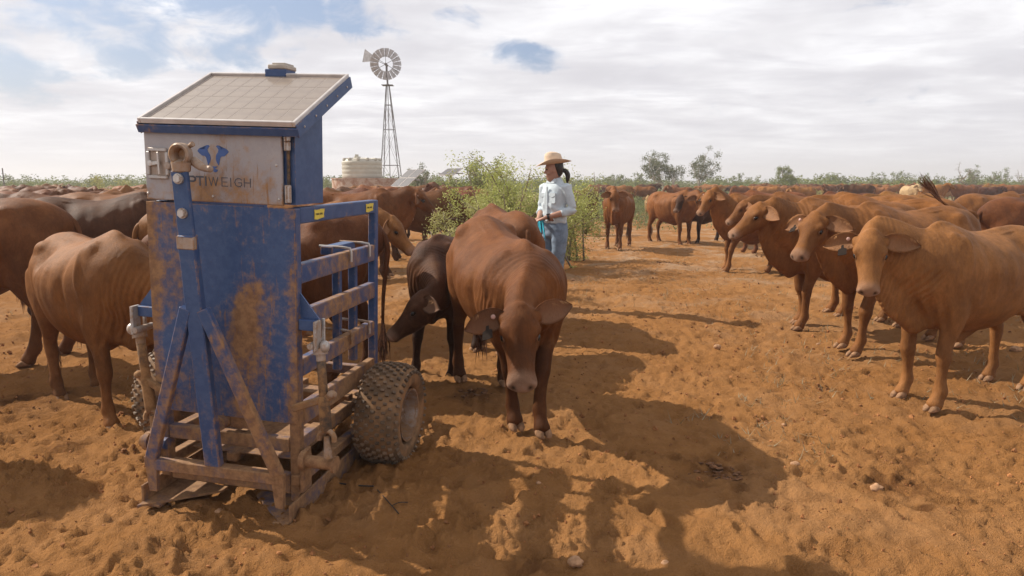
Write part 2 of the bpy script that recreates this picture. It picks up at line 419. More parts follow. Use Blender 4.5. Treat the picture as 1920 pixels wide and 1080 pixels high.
# ================================================================== ground
PATCH = [(gpt(1350, 885), .20), (gpt(1690, 905), .26), (gpt(1660, 850), .16), (gpt(890, 745), .22), (gpt(1000, 1050), .12), (gpt(120, 845), .12), (gpt(1730, 945), .08), (gpt(60, 745), .25)]
HUMPS = [(gpt(700, 900), .35, .03), (gpt(1360, 1010), .3, .025), (gpt(330, 1000), .28, .02)]
def ground_h(x, y):
    wob = vnoise2(x*.9+3, y*.9, 1)*.05+vnoise2(x*2.6, y*2.6+5, 2)*.036+vnoise2(x*7, y*7, 3)*.018+vnoise2(x*19, y*19, 4)*.022-np.maximum(vnoise2(x*11+y*3, y*14, 31)-.62, 0)*.070*(y < 16)-np.abs(vnoise2(x*10+3, y*13, 32)-.5)*.020+vnoise2(x*45, y*45, 5)*.010-.064
    wob = wob+(1-sst(y, 3.2, 7.5))*(np.maximum(vnoise2(x*31+7, y*29+x*6, 7)-.62, 0)*.10*sst(vnoise2(x*1.3, y*1.3+3, 8)*.6+vnoise2(x*5, y*5+3, 81)*.4, .45, .7)+np.maximum(vnoise2(x*63+7, y*63, 71)-.55, 0)*.035*sst(vnoise2(x*3, y*3+8, 82), .3, .7))
    rid = np.abs(vnoise2(x*4+9, y*4, 6)-.5)*.045
    return wob-rid*.8
def build_ground():
    ys = [-1.0]
    while ys[-1] < 22: ys.append(ys[-1]+max(.013, (ys[-1]+.6)*.0058))
    while ys[-1] < 900: ys.append(ys[-1]*1.06)
    ys = np.array([-300, -60, -8, -2.5]+ys); nu = 620
    u = np.linspace(-1, 1, nu); u = 1.15*u*(.55+.45*np.abs(u)**2)
    X = (np.maximum(ys, 0)+1.6)[:, None]*u[None, :]
    X[:4] = np.array([500, 80, 12, 6])[:, None]*np.linspace(-1, 1, nu)[None, :]
    Y = np.repeat(ys[:, None], nu, 1)
    Z = ground_h(X, Y)
    near = (Y > .3) & (Y < 12)
    # hoof prints: cloven dents with a raised rim
    hp = np.random.default_rng(5)
    for i in range(2600):
        yy = .8+10*hp.random()**1.5; xx = (hp.random()*2-1)*(yy+.8)*.95; r = hp.uniform(.03, .055); an = hp.random()*pi
        r0 = max(0, np.searchsorted(ys, yy-.2)); r1 = np.searchsorted(ys, yy+.2)
        sx, sy = X[r0:r1]-xx, Y[r0:r1]-yy
        a, b2 = sx*cos(an)+sy*sin(an), -sx*sin(an)+sy*cos(an)
        d = np.sqrt((a/r)**2+(b2/(r*.72))**2)
        m = d < 2.2
        dep = hp.uniform(.008, .025)
        Z[r0:r1] += np.where(m, -dep*np.exp(-(d**4)*.7)+dep*.45*np.exp(-((d-1.35)/.35)**2)*(1+.5*np.sin(9*a/r)), 0)
    for c, r, h in HUMPS: Z += h*np.exp(-((X-c.x)**2+(Y-c.y)**2)/r**2)
    wet = np.zeros_like(Z)
    for c, r in PATCH:
        rr = np.sqrt((X-c.x)**2+((Y-c.y)*1.1)**2)/r+(vnoise2(X*12, Y*12, 8)-.5)*1.1
        f = np.clip(1.2-rr, 0, 1)*.85; wet = np.maximum(wet, f*(.35+.65*(vnoise2(X*30, Y*30, 9) > .42)))
        Z += f*(vnoise2(X*34, Y*34, 10)-.4)*.035
    fade = 1-sst(Y, 14, 30); Z = Z*np.maximum(fade, .15)
    Z[:4] = -.02
    V = np.stack([X, Y, Z], -1).reshape(-1, 3); nr = len(ys)
    i = np.arange(nr-1)[:, None]*nu+np.arange(nu-1)[None, :]
    q = np.stack([i, i+1, i+nu+1, i+nu], -1).reshape(-1, 4)
    me = grid_mesh('ground', V, q, mat('red_earth', m_ground))
    a = me.attributes.new('wet', 'FLOAT', 'POINT'); a.data.foreach_set('value', wet.ravel().astype(np.float32))
    o = link(bpy.data.objects.new('ground', me)); o['kind'] = 'structure'
build_ground()
def gz(x, y): return float(ground_h(np.array([x]), np.array([y]))[0])

# ================================================================== cattle
def basis(d, side):
    d = Vector(d).normalized(); s = Vector(side); s = (s-d*s.dot(d)).normalized(); return d, s, d.cross(s)
HS = .93
def head_frame(ny, np_, hy, hp, roll=0., L=.50):
    base = np.array((.46, 0, 1.02)); ny, np_, hy, hp, roll = map(rad, (ny, np_, hy, hp, roll))
    poll = base+L*np.array((cos(np_)*cos(ny), cos(np_)*sin(ny), sin(np_)))
    X = np.array((cos(hp)*cos(hy), cos(hp)*sin(hy), sin(hp))); Y = np.array((-sin(hy), cos(hy), 0)); Z = np.cross(X, Y)
    Y2 = Y*cos(roll)+Z*sin(roll); Z2 = np.cross(X, Y2)
    return poll, np.stack([X, Y2, Z2], 1)
FOOT0 = {'fl': (.43, .14), 'fr': (.43, -.14), 'hl': (-.60, .14), 'hr': (-.60, -.14)}
def cow_mesh(vox, ny=10, np_=28, hy=10, hp=-48, roll=0, fat=1., dew=1., fdrop=0., legs=None, seed=0, smooth=4, navel=1.):
    """one continuous body; returns mesh, head frame, foot list"""
    legs = legs or {}
    mb = MB(); poll, R = head_frame(ny, np_, hy, hp, roll); H = lambda x, y, z: poll+R@np.array((x, y, z))*HS
    f = fat
    T = [(-.755, .97, .075, .09, .11), (-.72, .98, .13, .15, .19), (-.64, .98, .19, .215, .29), (-.54, .965, .235, .255, .33), (-.42, .955, .258*f, .268, .36),
         (-.28, .94, .28*f, .258, .40), (-.12, .92, .31*f, .262, .43*f), (.05, .91, .32*f, .268, .43*f), (.20, .92, .30*f, .285, .42), (.34, .94, .268, .305, .42),
         (.46, .95, .235, .29, .42), (.56, .95, .19, .235, .39), (.65, .93, .12, .16, .28)]
    loft(mb, [(x, 0, z, w_, a, b) for x, z, w_, a, b in T], n=32, k=3, pinch=.22)
    # spine ridge, hook and pin bones, withers
    loft(mb, [(-.66, 0, 1.13, .04, .05, .05), (-.4, 0, 1.185, .05, .045, .05), (0, 0, 1.145, .05, .042, .05), (.3, 0, 1.20, .05, .055, .05), (.42, 0, 1.215, .045, .06, .05), (.5, 0, 1.17, .03, .05, .05)], n=12)
    for s in (-1, 1):
        mb.ell((-.40, s*.150, 1.095), (.10, .075, .078)); mb.ell((-.685, s*.075, 1.045), (.07, .05, .07))
        mb.ell((.40, s*.155, .93), (.125, .085, .25), n=14, m=10); mb.ell((.43, s*.12, 1.10), (.07, .06, .11))
        mb.ell((-.54, s*.13, .86), (.165, .115, .22), n=14, m=10)
        mb.ell((.56, s*.10, .86), (.075, .065, .10))
    def leg(key):
        dx, dy = legs.get(key, (0, 0)); s = 1 if key[1] == 'l' else -1; front = key[0] == 'f'
        lift = legs.get(key+'_lift', 0)
        if front:
            rows = [(.42, s*.15, .90, .085, .12, .12), (.40, s*.158, .74, .085, .115, .12), (.395, s*.152, .61, .073, .088, .094), (.41, s*.142, .50, .054, .060, .062),
                    (.42, s*.14, .40, .050, .055, .046), (.42, s*.14, .36, .050, .056, .048), (.417, s*.14, .30, .037, .040, .038), (.415, s*.14, .20, .033, .037, .036),
                    (.415, s*.14, .135, .044, .044, .050), (.430, s*.14, .095, .040, .043, .043), (.455, s*.14, .05, .050, .052, .050), (.465, s*.14, .03, .050, .052, .050)]
            top, H0 = .80, .72
        else:
            rows = [(-.52, s*.13, .95, .12, .18, .18), (-.50, s*.145, .80, .115, .18, .17), (-.485, s*.155, .68, .090, .135, .125), (-.52, s*.15, .57, .065, .092, .086),
                    (-.575, s*.145, .48, .046, .064, .064), (-.605, s*.142, .43, .043, .056, .066), (-.61, s*.14, .37, .041, .050, .056), (-.61, s*.14, .29, .034, .040, .042),
                    (-.607, s*.14, .20, .033, .038, .039), (-.605, s*.14, .135, .044, .044, .050), (-.585, s*.14, .095, .040, .043, .043), (-.565, s*.14, .05, .050, .052, .050), (-.555, s*.14, .03, .050, .052, .050)]
            top, H0 = .85, .8
        out_ = []
        for x, y, z, a, b, c in rows:
            k_ = max(0, (top-z)/H0); k_ = k_*k_*(3-2*k_) if k_ < 1 else 1
            zz = z+lift*max(0, 1-z/.5)
            out_.append((x+dx*k_, y+dy*k_, zz, a, b, c))
        loft(mb, out_, n=16, k=3, up=(1, 0, 0))
        r = out_[-1]; return (r[0], r[1], r[2]-.03, dx, dy)
    feet = {k_: leg(k_) for k_ in ('fl', 'fr', 'hl', 'hr')}
    # neck: from chest to poll
    B0 = np.array((.40, 0, 1.00)); B1 = np.array((.60, 0, 1.00)); hb = H(-.01, 0, -.085); hb0 = H(-.16, 0, -.10)
    rowsN = []
    for i, t in enumerate(np.linspace(0, 1, 7)):
        P = (1-t)**3*B0+3*(1-t)**2*t*B1+3*(1-t)*t*t*hb0+t**3*hb
        wv = np.interp(t, [0, .3, .6, .85, 1], [.17, .135, .104, .086, .080]); hu = np.interp(t, [0, .3, .6, .85, 1], [.215, .165, .13, .115, .10])
        hd = np.interp(t, [0, .3, .6, .85, 1], [.34, .29, .225, .155, .11]); rowsN.append((*P, wv, hu, hd))
    upv = np.array((0, 0, 1.)) if hp > -80 else np.array((.3, 0, 1))
    loft(mb, rowsN, n=22, k=3, up=upv, pinch=.25)
    loft(mb, [(*(np.array(q[:3])+np.array((0, 0, 1.))*q[4]*.93), .030, .030, .04) for q in rowsN[:-1]], n=10, k=2, up=upv)
    # dewlap
    th = H(.06, 0, -.15); rowsD = []
    for t in np.linspace(0, 1, 7):
        Q = (1-t)**2*th+2*(1-t)*t*(np.array((.76, 0, .80))*.55+th*.45)+t*t*np.array((.50, 0, .55))
        hh = np.interp(t, [0, .3, .7, 1], [.03, .09, .12, .07])*dew
        rowsD.append((*Q, np.interp(t, [0, .5, 1], [.028, .030, .055]), hh*.9, hh))
    loft(mb, rowsD, n=12, k=3)
    # navel flap, flank skin
    loft(mb, [(-.22, 0, .545, .04, .03, .03), (-.02, 0, .50, .035, .05, .045*navel), (.12, 0, .495, .035, .05, .06*navel), (.24, 0, .515, .05, .04, .03)], n=10)
    for s in (-1, 1): mb.ell((-.36, s*.15, .70), (.11, .055, .12))
    # head
    hd_ = [(-.055, -.08, .058, .05, .06), (-.02, -.075, .088, .088, .088), (.04, -.068, .101, .118, .105), (.10, -.068, .108, .116, .112), (.155, -.072, .105, .101, .112), (.205, -.077, .088, .089, .104),
           (.255, -.080, .079, .082, .090), (.305, -.079, .073, .074, .076), (.35, -.076, .073, .070, .066), (.39, -.074, .081, .068, .062), (.418, -.074, .078, .056, .052), (.436, -.076, .048, .032, .034)]
    rows = [(*H(x, 0, z), w_*HS, a*HS, b*HS) for x, z, w_, a, b in hd_]
    loft(mb, rows, n=24, k=3, up=R[:, 2], ex=.9)
    for s in (-1, 1):
        mb.ell(H(.120, s*.080, -.012), (.045, .030, .028), R=R); mb.ell(H(.03, s*.088, -.045), (.04, .035, .04), R=R)
        mb.ell(H(.10, s*.060, -.125), (.085, .028, .055), R=R); mb.ell(H(.405, s*.044, -.046), (.028, .024, .024), R=R)
        mb.ell(H(.22, s*.062, -.080), (.06, .018, .028), R=R)
    mb.ell(H(.0, 0, .014), (.045, .050, .034), R=R)
    me, V = remesh(mb, vox, 2)
    n = len(V); L = (V-poll)@R/HS
    E = np.empty(len(me.edges)*2, np.int32); me.edges.foreach_get('vertices', E); E = E.reshape(-1, 2); deg = np.maximum(np.bincount(E.ravel(), minlength=n), 1)[:, None]
    wgt = .12+.5*(1-((L[:, 0] > -.03)&(L[:, 0] < .5)&(np.abs(L[:, 1]) < .13)&(L[:, 2] > -.2)&(L[:, 2] < .08)))*sst(V[:, 2], .30, .60)
    for _ in range(int(smooth*(.0105/vox)**2*2.2)+1):
        A_ = np.stack([np.bincount(E[:, 0], V[E[:, 1], c], n)+np.bincount(E[:, 1], V[E[:, 0], c], n) for c in range(3)], 1)
        V = V+(wgt[:, None]*(A_/deg-V))
    L = (V-poll)@R/HS      # head-local coords
    ay = np.abs(L[:, 1]); inh = (L[:, 0] > -.05) & (L[:, 0] < .5) & (ay < .14) & (L[:, 2] > -.22) & (L[:, 2] < .09)
    # hollows and folds
    me.vertices.foreach_set('co', V.astype(np.float32).ravel()); me.update()
    N = np.empty(n*3, np.float32); me.vertices.foreach_get('normal', N); N = N.reshape(-1, 3)
    x, y, z = V.T; ayb = np.abs(y)
    d = np.zeros(n)
    d -= .042*np.exp(-(((x+.24)/.08)**2+((z-1.07)/.085)**2))*(ayb > .08)*(~inh)            # flank hollow
    d -= .020*np.exp(-(((x+.56)/.06)**2+((z-1.07)/.06)**2))*(ayb > .05)
    d -= .014*np.exp(-(((x+.33)/.03)**2+((z-.85)/.16)**2))*(ayb > .12)
    d += .018*np.exp(-(((x-.36-.25*(1.2-z))/.022)**2+((z-1.02)/.14)**2))*(ayb > .06)
    d += .0036*np.sin(x*52+z*6)*np.exp(-(((x+.0)/.22)**2+((z-.92)/.16)**2))*(ayb > .15)       # ribs
    d -= .020*np.exp(-(((x-.25)/.035)**2+((z-.88)/.22)**2))*(ayb > .12)                      # behind the shoulder
    d += (vnoise2(x*9+seed*7, z*9+y*5+seed, 21)-.5)*.010
    # neck coordinate
    nb = np.array((.42, 0, 1.0)); nd = poll-nb; nl = np.linalg.norm(nd); nd /= nl
    s_ = (V-nb)@nd; neck = sst(s_, .02, .12)*(1-sst(s_, nl*.75, nl*.98))*(z > .5)*(~inh)
    low = sst(z, 1.15, .8)
    wv = np.sin(s_*190+3*vnoise2(x*7+seed, z*4, 22)*4+y*10); wm = sst(vnoise2(x*6+seed*3, z*6+y*4, 23), .3, .7)
    d += neck*(.0006+.0028*low)*wv*wm*sst(np.abs(N[:, 1]), .15, .6)
    br = sst(x, .38, .5)*sst(z, .95, .7)*(z > .55)*(~inh); d += br*np.abs(N[:, 0])*.005*np.sin(y*95+3*vnoise2(z*6+seed, x*6, 24))
    # head features
    dk = np.zeros(n); mz = np.zeros(n)
    nos = np.exp(-(((L[:, 0]-.425)/.016)**2+((ay-.043)/.013)**2+((L[:, 2]+.055)/.018)**2))
    mouth = np.exp(-((L[:, 2]+.108+.10*(.43-L[:, 0]))/.007)**2)*sst(L[:, 0], .31, .36)*inh
    eyep = np.exp(-(((L[:, 0]-.150)/.032)**2+((L[:, 2]+.036)/.020)**2))*(ay > .06)*inh
    d -= .012*nos*inh+.005*mouth+.004*eyep
    d -= .007*np.exp(-(((L[:, 0]-.235)/.06)**2+((ay-.06)/.022)**2+((L[:, 2]+.02)/.035)**2))*inh
    d -= .010*np.exp(-(((L[:, 0]-.165)/.03)**2+((ay-.10)/.03)**2+((L[:, 2]+.055)/.022)**2))*inh
    d += .009*np.exp(-(((L[:, 0]-.115)/.03)**2+((ay-.085)/.03)**2+((L[:, 2]+.012)/.018)**2))*inh
    V = V+N*d[:, None]
    mz = sst(L[:, 0], .385, .412)*inh*np.clip(1.2-((L[:, 2]+.068)/.058)**2, 0, 1)
    mz = np.maximum(mz, .45*sst(L[:, 0], .33, .40)*inh)
    dk = np.clip(1.5*nos*inh+.6*mouth+.92*eyep, 0, 1)
    pts = np.clip(sst(z, .72, .34)*(x > -2)*(~inh)+.6*sst(L[:, 0], .06, .28)*inh+.35*inh*sst(ay, .05, .0)*sst(L[:, 0], .02, .1)+.45*neck*sst(z, 1.0, 1.25), 0, 1)  # lower legs are coat points; the face term paints its shaded front darker
    if fdrop:
        DR = lambda P: np.stack([P[:, 0], P[:, 1], P[:, 2]*(1-fdrop*sst(P[:, 0], -.5, .45)*sst(P[:, 2], .1, .9))], 1)
        # head keeps its shape: it moves down rigidly
        dz = poll[2]*fdrop; V2 = DR(V); V3 = V-np.array((0, 0, dz)); hw = sst(np.where(inh, L[:, 0], -1), -.05, .03)[:, None]
        V = V2*(1-hw)+V3*hw; poll = poll-np.array((0, 0, dz))
    setco(me, V)
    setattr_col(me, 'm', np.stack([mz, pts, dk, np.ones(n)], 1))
    fo = (neck*(wv*.5+.5)*(.25+.75*wm)).astype(np.float32); a = me.attributes.new('fold', 'FLOAT', 'POINT'); a.data.foreach_set('value', fo)
    me.materials.clear(); me.materials.append(COAT)
    me.polygons.foreach_set('use_smooth', [True]*len(me.polygons)); me.name = 'body'
    return me, poll, R, feet
def ear_geo(poll, R, s, droop=.35, back=.15, L=.232, wd=.064, nu=12, nv=9, twist=.0):
    """cupped leaf; returns V,F and colour rows plus frame"""
    e1 = np.array((droop, s*1., -.10-back)); e1 /= np.linalg.norm(e1)
    nn = np.array((.55, s*twist, .85)); nn -= e1*(nn@e1); nn /= np.linalg.norm(nn); e2 = np.cross(nn, e1)
    O = np.array((.015, s*.082, -.035)); V = []; C = []
    def surf(off, inner):
        for i in range(nu):
            t = i/(nu-1); ww = wd*(.42+.58*sin(pi*min(1, t*1.15)**.8) if t < .5 else 1)*(1-max(0, (t-.42)/.58)**2.2)
            ww = max(ww, .004)
            for j in range(nv):
                v = -1+2*j/(nv-1)
                cup = .030*(v*v)*(1-t*.6)-.004
                p = O+e1*(t*L-.01)+e2*(v*ww+ .012*t*t)+nn*(cup+off-(.03*t*t))
                V.append(p); C.append((.30 if inner and abs(v) < .8 else 0, .35 if (not inner or abs(v) > .8) else 0., 0, 1))
    surf(.0, True); surf(-.010, False)
    F = []; m = nu*nv
    for i in range(nu-1):
        for j in range(nv-1):
            a = i*nv+j; F.append([a, a+1, a+nv+1, a+nv]); F.append([m+a, m+a+nv, m+a+nv+1, m+a+1])
    for i in range(nu-1):
        for j in (0, nv-1):
            a = i*nv+j; q = [a, a+nv, m+a+nv, m+a]; F.append(q if j == 0 else q[::-1])
    for j in range(nv-1):
        a = (nu-1)*nv+j; F.append([a, a+1, m+a+1, m+a])
    V = np.array(V); return poll+V@R.T, F, C, (O, e1, e2, nn)
def tail_rows(sw=0., curl=None):
    if curl is not None: return np.array(curl, float)
    return np.array([(-.745, 0, 1.06), (-.79, sw*.1, 1.03), (-.815, sw*.3, .93), (-.80, sw*.6, .78), (-.785, sw*.9, .62), (-.78, sw*1.1, .48), (-.78, sw*1.2, .34)])
PARTCACHE = {}
def make_cow(label, loc, rz, scale, color, vox=.012, droop=.35, tags=(), sw=.05, curl=None, group=None, name='cow', droops=None, cutoff=False, **kw):
    root = empty(name, (loc[0], loc[1], gz(loc[0], loc[1])-.005), rad(rz), scale, label, 'cow' if name == 'cow' else name, group)
    me, poll, R, feet = cow_mesh(vox, **kw)
    parts = [link(bpy.data.objects.new('body', me), root)]
    H = lambda x, y, z: poll+R@np.array((x, y, z))*HS
    for i, s in enumerate((1, -1)):
        dr = (droops or {}).get(s, droop)
        V, F, C, fr = ear_geo(poll, R, s, dr)
        em = mesh_np('ear', V, F, COAT, True); setattr_col(em, 'm', C)
        a = em.attributes.new('fold', 'FLOAT', 'POINT')
        e = link(bpy.data.objects.new('ear', em), root); parts.append(e)
        O, e1, e2, nn = fr; hb = MB(); hr = random.Random(5+i)
        for q in range(22):                       # pale fringe of hair
            t = hr.random()*.75+.05; vv = hr.uniform(.8, 1.02)*(1 if hr.random() < .75 else -1)
            b0 = O+e1*(t*.225)+e2*(vv*.05)+nn*.012; b1 = b0+nn*hr.uniform(.010, .03)+e1*hr.uniform(.0, .02)-e2*vv*.02
            wd = e1*.0012
            hb.add(poll+np.array([b0-wd, b0+wd, b1])@R.T, [[0, 1, 2]])
        fr_ = hb.build('ear_hair', EARH, e); fr_['kind'] = 'stuff'
        if s in tags:
            tb = MB(); c = O+e1*.085+nn*.022+e2*(.0)
            c2 = c+np.array((.05, 0, -.01))
            tb.prism([(-.007, .03), (.007, .03), (.009, .008), (.026, .0), (.027, -.045), (-.027, -.045), (-.026, .0), (-.009, .008)], .004,
                     poll+R@(c2), R@e1, -(R@np.array((1., 0, 0))))
            tb.build('ear_tag', TAGD, root)
            bb = MB(); bb.ell(poll+R@(O+e1*.05+nn*.016-e2*.012), (.013, .013, .006), R=R@np.stack([e1, e2, nn], 1)); bb.build('ear_button', TAGP, root, True)
        eb = MB(); eb.ell(H(.150, s*.0905, -.036), (.023, .0175, .018), n=14, m=10, R=R)
        eb.build('eye', EYE, root, True)
        lb = MB(); a = np.linspace(0, 2*pi, 17)
        lb.tube([H(.150+.024*cos(t), s*(.0985-.008*cos(t)**2*1.2-.006*max(0, sin(t))), -.036+.0150*sin(t)+(.003 if sin(t) > 0 else 0)) for t in a], .0042, 6, False)
        lm = lb.mesh('eyelid', COAT, True); setattr_col(lm, 'm', [(.35, .1, .10, 1)]*len(lm.vertices)); lm.attributes.new('fold', 'FLOAT', 'POINT')
        parts.append(link(bpy.data.objects.new('eyelid', lm), root))
    for k_, (x, y, z, dx, dy) in feet.items():
        hb = MB()
        for s in (-1, 1):
            loft(hb, [(x-.025, y+s*.020, z+.035, .018, .022, .03), (x+.005, y+s*.023, z+.034, .024, .028, .032), (x+.04, y+s*.024, z+.022, .023, .020, .021), (x+.066, y+s*.018, z+.010, .012, .008, .009)], n=10, k=2)
            hb.ell((x-.045, y+s*.02, z+.075), (.011, .009, .013), 6, 5)
        hb.build('hoof', HOOF, root, True)
    P = cat(tail_rows(sw, curl), 3); tb = MB(); nP = len(P)
    tb.tube(P, np.interp(np.linspace(0, 1, nP), [0, .1, .5, 1], [.03, .026, .016, .009]), 8)
    tm = tb.mesh('tail', COAT, True); setattr_col(tm, 'm', [(0, .3, 0, 1)]*len(tm.vertices)); tm.attributes.new('fold', 'FLOAT', 'POINT')
    to = link(bpy.data.objects.new('tail', tm), root); parts.append(to)
    sb = MB(); d = P[-1]-P[-3]; d /= np.linalg.norm(d); hr = np.random.default_rng(3)
    for q in range(60):
        st = P[-1]-d*hr.uniform(0, .12)+hr.normal(0, .006, 3); en = P[-1]+d*hr.uniform(.12, .26)+hr.normal(0, .028, 3)
        sd = np.cross(d, hr.normal(0, 1, 3)); sd = sd/np.linalg.norm(sd)*.0065; mid = (st+en)/2+hr.normal(0, .010, 3)
        sb.add([st-sd, st+sd, mid+sd, mid-sd, en], [[0, 1, 2, 3], [3, 2, 4]])
    sb.build('tail_switch', TAILM, to)
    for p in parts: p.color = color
    return root

# coat colours, alpha = how dark the points (lower legs) and the shade painted on the face are
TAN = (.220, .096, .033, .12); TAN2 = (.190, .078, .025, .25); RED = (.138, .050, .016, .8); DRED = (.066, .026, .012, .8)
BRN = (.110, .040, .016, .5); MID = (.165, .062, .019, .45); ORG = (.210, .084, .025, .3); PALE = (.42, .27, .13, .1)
NEARG = 'cattle standing close around the weighing unit'; RG = 'cattle standing in the yard on the right'

# --- right foreground
make_cow('tan heifer nearest the right edge, facing the camera with a dark ear tag', (3.02, 4.52), 205, .93, TAN, .0095, .12, (-1,),
         group=RG, ny=-13, np_=19, hy=40, hp=-58, seed=1, dew=1.35, legs={'fl': (.06, .02), 'fr': (-.02, 0)}, navel=1.6)
make_cow('ginger brown heifer directly behind the head-on tan one, its face turned towards its right', (3.25, 5.75), 198, .98, TAN2, .011, .25, (-1,),
         group=RG, ny=2, np_=16, hy=20, hp=-46, seed=2, dew=1.3, legs={'fl': (.1, 0), 'fr': (-.03, 0)})
make_cow('brown heifer in side profile with pointed muzzle lowered to the left and deep folded dewlap', (3.25, 6.75), 188, 1.0, TAN2, .012, .3, (),
         group=RG, ny=6, np_=20, hy=5, hp=-36, seed=3, dew=1.5, legs={'fl': (.05, 0), 'fr': (-.1, 0)})
make_cow('smooth ginger heifer looking left, behind the profile one with the lowered muzzle', (3.95, 11.2), 190, 1.0, ORG, .014, .25, (-1,),
         group=RG, ny=10, np_=32, hy=20, hp=-50, seed=4, dew=1.0, legs={'fl': (.12, 0)})
make_cow('red heifer standing alone on bare ground facing the camera, left of the touching pair', (2.28, 14.9), 250, 1.0, MID, .015, .2,
         group=RG, ny=12, np_=22, hy=24, hp=-62, seed=5, legs={'fl': (.05, 0)})
make_cow('reddish heifer with head low, left one of the touching pair behind the bare ground', (3.72, 16.2), 300, 1.0, MID, .015, .2,
         group=RG, ny=-8, np_=14, hy=-22, hp=-62, seed=6)
make_cow('dark chocolate heifer partly hidden behind the low-headed one, right one of the touching pair', (4.55, 16.3), 215, 1.0, DRED, .016, .2,
         group=RG, ny=5, np_=10, hy=12, hp=-50, seed=7)
make_cow('large ginger cow swishing its long tail up over its back, behind the nearest heifers', (4.0, 7.4), 176, 1.04, ORG, .014, .3,
         group=RG, ny=0, np_=5, hy=0, hp=-50, seed=8,
         curl=[(-.745, 0, 1.08), (-.84, 0, 1.06), (-.86, .02, 1.0), (-.78, .12, .98), (-.62, .2, 1.06), (-.48, .24, 1.13), (-.37, .25, 1.20), (-.30, .25, 1.27)])
make_cow('plain dark brown cow whose back runs out of the frame on the far right', (6.3, 8.3), 8, 1.02, BRN, .016, .3, group=RG, ny=0, np_=0, hy=0, hp=-50, seed=9)
# --- centre
make_cow('red brown cow walking head-down at the camera right of the cart', (-.05, 4.15), -72, .95, RED, .0095, .10, (-1,), droops={1: -.30, -1: .22},
         group=NEARG, ny=-24, np_=-12, hy=-16, hp=-52, roll=2, fdrop=.12, seed=10, dew=1.0, fat=.98, legs={'fl': (.14, -.10), 'fr': (-.02, .07), 'hl': (.12, 0), 'hr': (-.08, 0)})
make_cow('dark cow reaching its lowered head to the left behind the cart wheel', (-.40, 5.35), 247, .91, DRED, .011, -.1, (),
         group=NEARG, ny=20, np_=-22, hy=-57, hp=-42, fdrop=.06, seed=11, legs={'fl': (.0, 0), 'fr': (.12, 0)})
make_cow('brown cow grazing between the head-down walker and the woman, only its back showing', (-.09, 6.8), 108, .96, RED, .013, .2, group=NEARG, ny=0, np_=-30, hy=0, hp=-60, seed=12)
make_cow('dark brown cow standing side-on behind the rails of the weighing unit', (-1.66, 4.78), 176, 1.0, BRN, .012, .2, group=NEARG, ny=0, np_=-10, hy=0, hp=-50, seed=13, legs={'hl': (.15, 0)})
make_cow('fawn faced heifer poking its head out to the right past the rear rail post', (-2.10, 6.9), -4, .97, TAN, .012, .45, (), group=NEARG, ny=0, np_=8, hy=-4, hp=-50, seed=14)
make_cow('brown cow looking right with a pale tag in its ear, behind the fawn faced one', (-2.35, 10.3), 0, 1.05, RED, .013, .5, (-1,), group=NEARG, ny=0, np_=22, hy=0, hp=-40, seed=15)
# --- left
make_cow('lean chestnut heifer whose head is hidden by the blue front sheet, nearest on the left', (-2.60, 4.28), -40, .92, TAN2, .0095, .3, group=NEARG, ny=36, np_=-22, hy=36, hp=-60, seed=16, fat=1.02,
         legs={'hl': (.02, 0), 'hr': (.1, 0), 'fr': (.02, 0)}, sw=-.05)
make_cow('big chestnut cow cut off by the left edge of the frame', (-4.28, 5.25), 201, 1.07, RED[:3]+(.3,), .011, .3, group=NEARG, ny=0, np_=0, hy=0, hp=-50, seed=17, fat=1.05, legs={'hl': (.12, .0), 'hr': (-.05, 0)})
make_cow('cow with dark wrinkled neck stretched to the right, behind the two nearest left cattle', (-4.15, 7.0), 12, 1.02, DRED, .013, .3, group=NEARG, ny=4, np_=26, hy=0, hp=-30, seed=18)
make_cow('sandy coloured cow with its rump against the top of the blue sheet', (-2.35, 6.0), 38, 1.0, TAN, .013, .3, group=NEARG, ny=0, np_=-20, hy=0, hp=-50, seed=19)

make_cow('brown cow just outside the left edge whose shadow falls by the cart', (-3.75, 3.45), 178, .95, MID, .016, .3, group=NEARG, ny=0, np_=5, hy=0, hp=-50, seed=20)
# --- herd behind: shared low detail bodies, each cow one object
def far_mesh(vox=.03, sm=2, **kw):
    me, poll, R, feet = cow_mesh(vox, smooth=sm, **kw)
    n0 = len(me.vertices); V = np.empty(n0*3, np.float32); me.vertices.foreach_get('co', V); V = V.reshape(-1, 3)
    A = np.empty(n0*4, np.float32); me.attributes['m'].data.foreach_get('color', A); A = A.reshape(-1, 4)
    F = [list(p.vertices) for p in me.polygons]; mb = MB(); mb.add(V, F); Cs = [A]
    for s in (1, -1):
        v, f, c, _ = ear_geo(poll, R, s, .3, nu=6, nv=4); mb.add(v, f); Cs.append(np.array(c))
    P = cat(tail_rows(.03), 2); k0 = mb.n; mb.tube(P, np.interp(np.linspace(0, 1, len(P)), [0, .5, .8, 1], [.03, .016, .03, .012]), 6)
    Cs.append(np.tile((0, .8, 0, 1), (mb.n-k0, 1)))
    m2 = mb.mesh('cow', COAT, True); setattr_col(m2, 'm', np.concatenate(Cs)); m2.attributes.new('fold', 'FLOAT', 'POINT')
    bpy.data.meshes.remove(me); return m2
FARP = [dict(ny=8, np_=28, hy=12, hp=-48, legs={'fl': (.1, 0), 'hl': (-.05, 0)}), dict(ny=0, np_=-38, hy=0, hp=-66, legs={'fr': (.12, 0), 'hl': (.1, 0)}),
        dict(ny=35, np_=25, hy=70, hp=-48), dict(ny=-35, np_=22, hy=-65, hp=-50, legs={'hr': (.14, 0)}),
        dict(ny=0, np_=10, hy=0, hp=-45, fat=1.08, legs={'fl': (-.1, 0)}), dict(ny=-12, np_=34, hy=-20, hp=-35, fat=.95), dict(ny=20, np_=-10, hy=30, hp=-60, fat=1.05)]
FARM = [far_mesh(seed=i+30, **p) for i, p in enumerate(FARP)]
